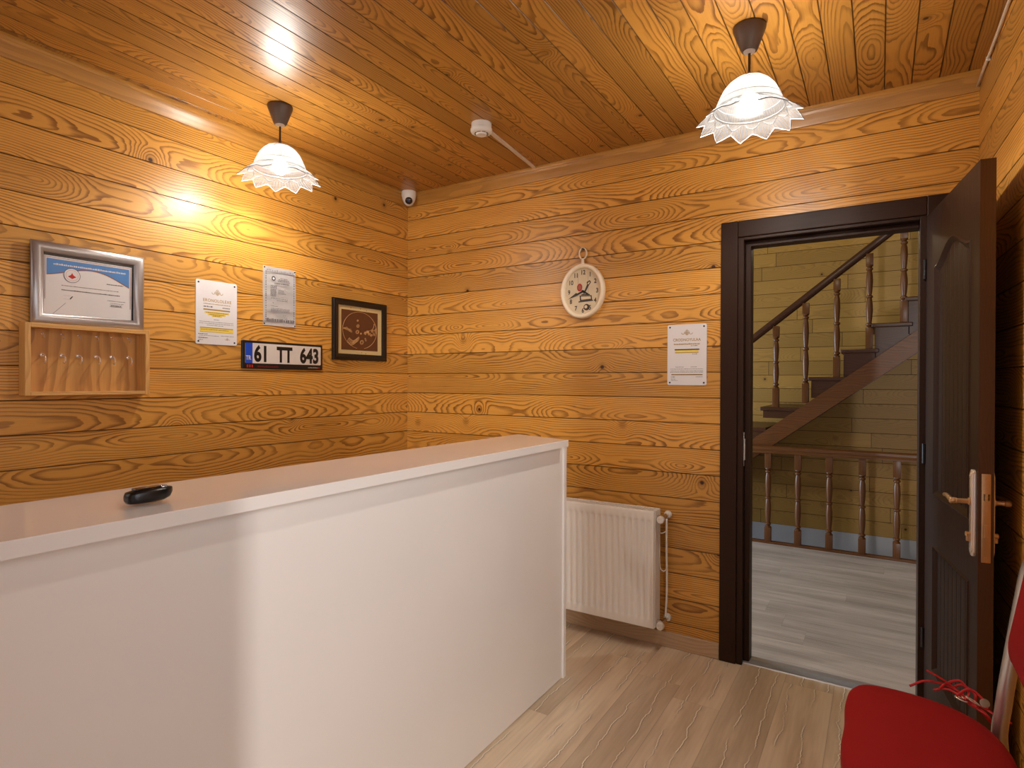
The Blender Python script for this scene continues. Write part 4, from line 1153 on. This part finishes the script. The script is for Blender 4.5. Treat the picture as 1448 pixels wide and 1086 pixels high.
for s in (1, -1):
    yy = lambda y: -1.17+s*y
    bm = bmesh.new()
    tube(bm, spline([cq(3.010, yy(.20), .012), cq(2.965, yy(.186), .20), cq(2.925, yy(.176), .40), cq(2.932, yy(.174), .52), cq(2.949, yy(.173), .66), cq(2.966, yy(.170), .79), cq(2.976, yy(.158), .87), cq(2.985, yy(.120), .915), cq(2.987, yy(.06), .932), cq(2.987, yy(0), .935)], 7), .0175, 14)
    obj('back_post', bm, m_satin, ch, smooth=True)
    bm = bmesh.new(); tube(bm, spline([cq(2.66, yy(.235), .392), cq(2.625, yy(.242), .375), cq(2.605, yy(.246), .30), cq(2.585, yy(.252), .012)], 7), .012, 12)
    obj('front_leg', bm, m_satin, ch, smooth=True)
    for x, y, z_ in ((2.585, .252, 0), (3.010, .20, 0)):
        bm = bmesh.new(); lathe(bm, [(.016, 0), (.017, .004), (.015, .022), (.012, .024)], 14, Matrix.Translation(cq(x, yy(y), 0))); obj('foot_cap', bm, m_black, ch, smooth=True, sharp=40)
bm = bmesh.new(); prof = rrect(-.140, 0, .140, .270, .05, 6); V = []
for d, t in ((.0, -.012), (.0, .006), (.006, .014), (.02, .018)):
    row = []
    for x, y in prof:
        x2 = x*(1-d/.155); y2 = .1425+(y-.1425)*(1-d/.1425)
        bow = .018*(1-(x2/.155)**2)
        row.append(bm.verts.new(cq(2.935+.17*y2+bow-t, -1.17+x2, .648+y2)))
    V.append(row)
for A, B in zip(V, V[1:]):
    for k in range(len(prof)): bm.faces.new((A[k], A[(k+1) % len(prof)], B[(k+1) % len(prof)], B[k]))
bm.faces.new(V[-1]); bm.faces.new(V[0][::-1]); bmesh.ops.recalc_face_normals(bm, faces=bm.faces[:])
obj('backrest', bm, m_red, ch, smooth=True, sharp=60)
bm = bmesh.new(); tube(bm, [cq(2.935+.17*y+.018*(1-(x/.155)**2)+.004, -1.17+x*1.01, .648+.1425+(y-.1425)*1.02) for x, y in prof], .006, 8, closed=True); obj('backrest_rim', bm, m_satin, ch, smooth=True)

# lanyard bundle on the far edge of the seat
ly = tag(empty('lanyard_bundle', (2.85, -.97, .44)), 'tangle of red lanyards with metal clips behind the red seat', 'lanyards')
lq = lambda x, y, z: (x-2.85, y+.97, z-.44)
straps = [[(2.775, -.885, .515), (2.815, -.892, .500), (2.855, -.905, .478), (2.880, -.93, .468), (2.900, -.955, .462)],
          [(2.735, -.893, .462), (2.775, -.885, .484), (2.83, -.897, .488), (2.865, -.918, .472), (2.852, -.935, .478)],
          [(2.80, -.915, .478), (2.82, -.893, .492), (2.85, -.897, .510), (2.868, -.915, .492), (2.858, -.938, .478)],
          [(2.865, -.93, .474), (2.895, -.94, .470), (2.925, -.962, .464), (2.952, -.968, .457)],
          [(2.87, -.935, .47), (2.90, -.95, .452), (2.935, -.955, .40), (2.965, -.97, .32), (2.985, -1.0, .22)],
          [(2.79, -.900, .470), (2.825, -.905, .482), (2.86, -.925, .474), (2.885, -.945, .468)],
          [(2.83, -.890, .478), (2.855, -.888, .496), (2.882, -.905, .486), (2.876, -.930, .470), (2.848, -.922, .480)],
          [(2.84, -.930, .480), (2.868, -.915, .500), (2.895, -.925, .488), (2.905, -.948, .470)],
          [(2.855, -.935, .474), (2.88, -.945, .466), (2.905, -.962, .458), (2.915, -.966, .43)]]
for s in straps:
    bm = bmesh.new(); tube(bm, spline([lq(*p) for p in s], 7), .0011, 8, ry=.0034, up=(.3, -.5, .8)); obj('strap', bm, m_strap, ly, smooth=True)
for p, q in (((2.852, -.925, .480), (2.877, -.930, .464)), ((2.860, -.938, .488), (2.890, -.940, .472)), ((2.838, -.918, .474), (2.862, -.940, .474))):
    bm = bmesh.new(); p, q = Vector(lq(*p)), Vector(lq(*q)); m_ = (p+q)/2; d = (q-p); s_ = d.cross(Vector((0, 0, 1))).normalized()*.006
    tube(bm, spline([p, m_+s_, q, m_-s_], 5, closed=True), .0016, 8, closed=True); obj('metal_clip', bm, m_brass_hi, ly, smooth=True)
bm = bmesh.new(); lathe(bm, [(.011, -.002), (.011, .002)], 18, axisM(lq(2.900, -.940, .482), (.2, -1, .3))); obj('round_tag', bm, m_satin, ly, smooth=True, sharp=40)

# ------------------------------------------------------------------ light
w = bpy.data.worlds.new('daylight'); scene.world = w; w.use_nodes = True
bg = w.node_tree.nodes['Background']; bg.inputs[0].default_value = (.80, .88, 1.0, 1); bg.inputs[1].default_value = .35
def area(name, loc, target, sx, sy, power, col):
    l = bpy.data.lights.new(name, 'AREA'); l.shape = 'RECTANGLE'; l.size = sx; l.size_y = sy; l.energy = power; l.color = col
    o = bpy.data.objects.new(name, l); COL.objects.link(o); o.location = loc
    o.rotation_euler = (Vector(target)-Vector(loc)).to_track_quat('-Z', 'Y').to_euler(); return o
# daylight through the doorway behind the camera, through the hall's side window, and the lamps of hall and stairwell
area('entrance_daylight', (4.2, -5.3, 1.75), (1.6, -1.7, .8), .12, 1.2, 44, (1.0, .95, .9))
area('fill_window_light', (3.45, -2.17, 1.6), (1.0, -1.9, .9), 1.15, 1.2, 5.5, (.95, .97, 1.0))  # added fill light outside the invented right wall window
area('fill_window_light', (.65, YN-.3, 1.68), (.75, 0, 1.2), 1.0, 1.05, 1.4, (1.0, .97, .93))  # added weak fill behind the invented near wall window
area('hall_window_daylight', (-1.6, 1.3, 1.2), (2.5, 1.7, .3), 1.6, 1.7, 72, (.72, .85, 1.0))
def point(name, loc, power, col, r=.06):
    l = bpy.data.lights.new(name, 'POINT'); l.energy = power; l.color = col; l.shadow_soft_size = r
    o = bpy.data.objects.new(name, l); COL.objects.link(o); o.location = loc; return o
point('hall_lamp', (2.35, 1.35, 2.4), 3.4, (1.0, .86, .58), .08)
point('stairwell_lamp', (2.3, 2.75, 3.6), 4, (1.0, .85, .45), .08)

scene.view_settings.view_transform = 'Standard'; scene.view_settings.look = 'None'
scene.view_settings.gamma = 1.0; scene.view_settings.use_curve_mapping = False
scene.view_settings.exposure = 1.0
scene.cycles.use_denoising = True
scene.cycles.use_adaptive_sampling = True; scene.cycles.adaptive_threshold = .02
scene.cycles.max_bounces = 9; scene.cycles.diffuse_bounces = 5; scene.cycles.transparent_max_bounces = 16
scene.cycles.sample_clamp_indirect = 6.0
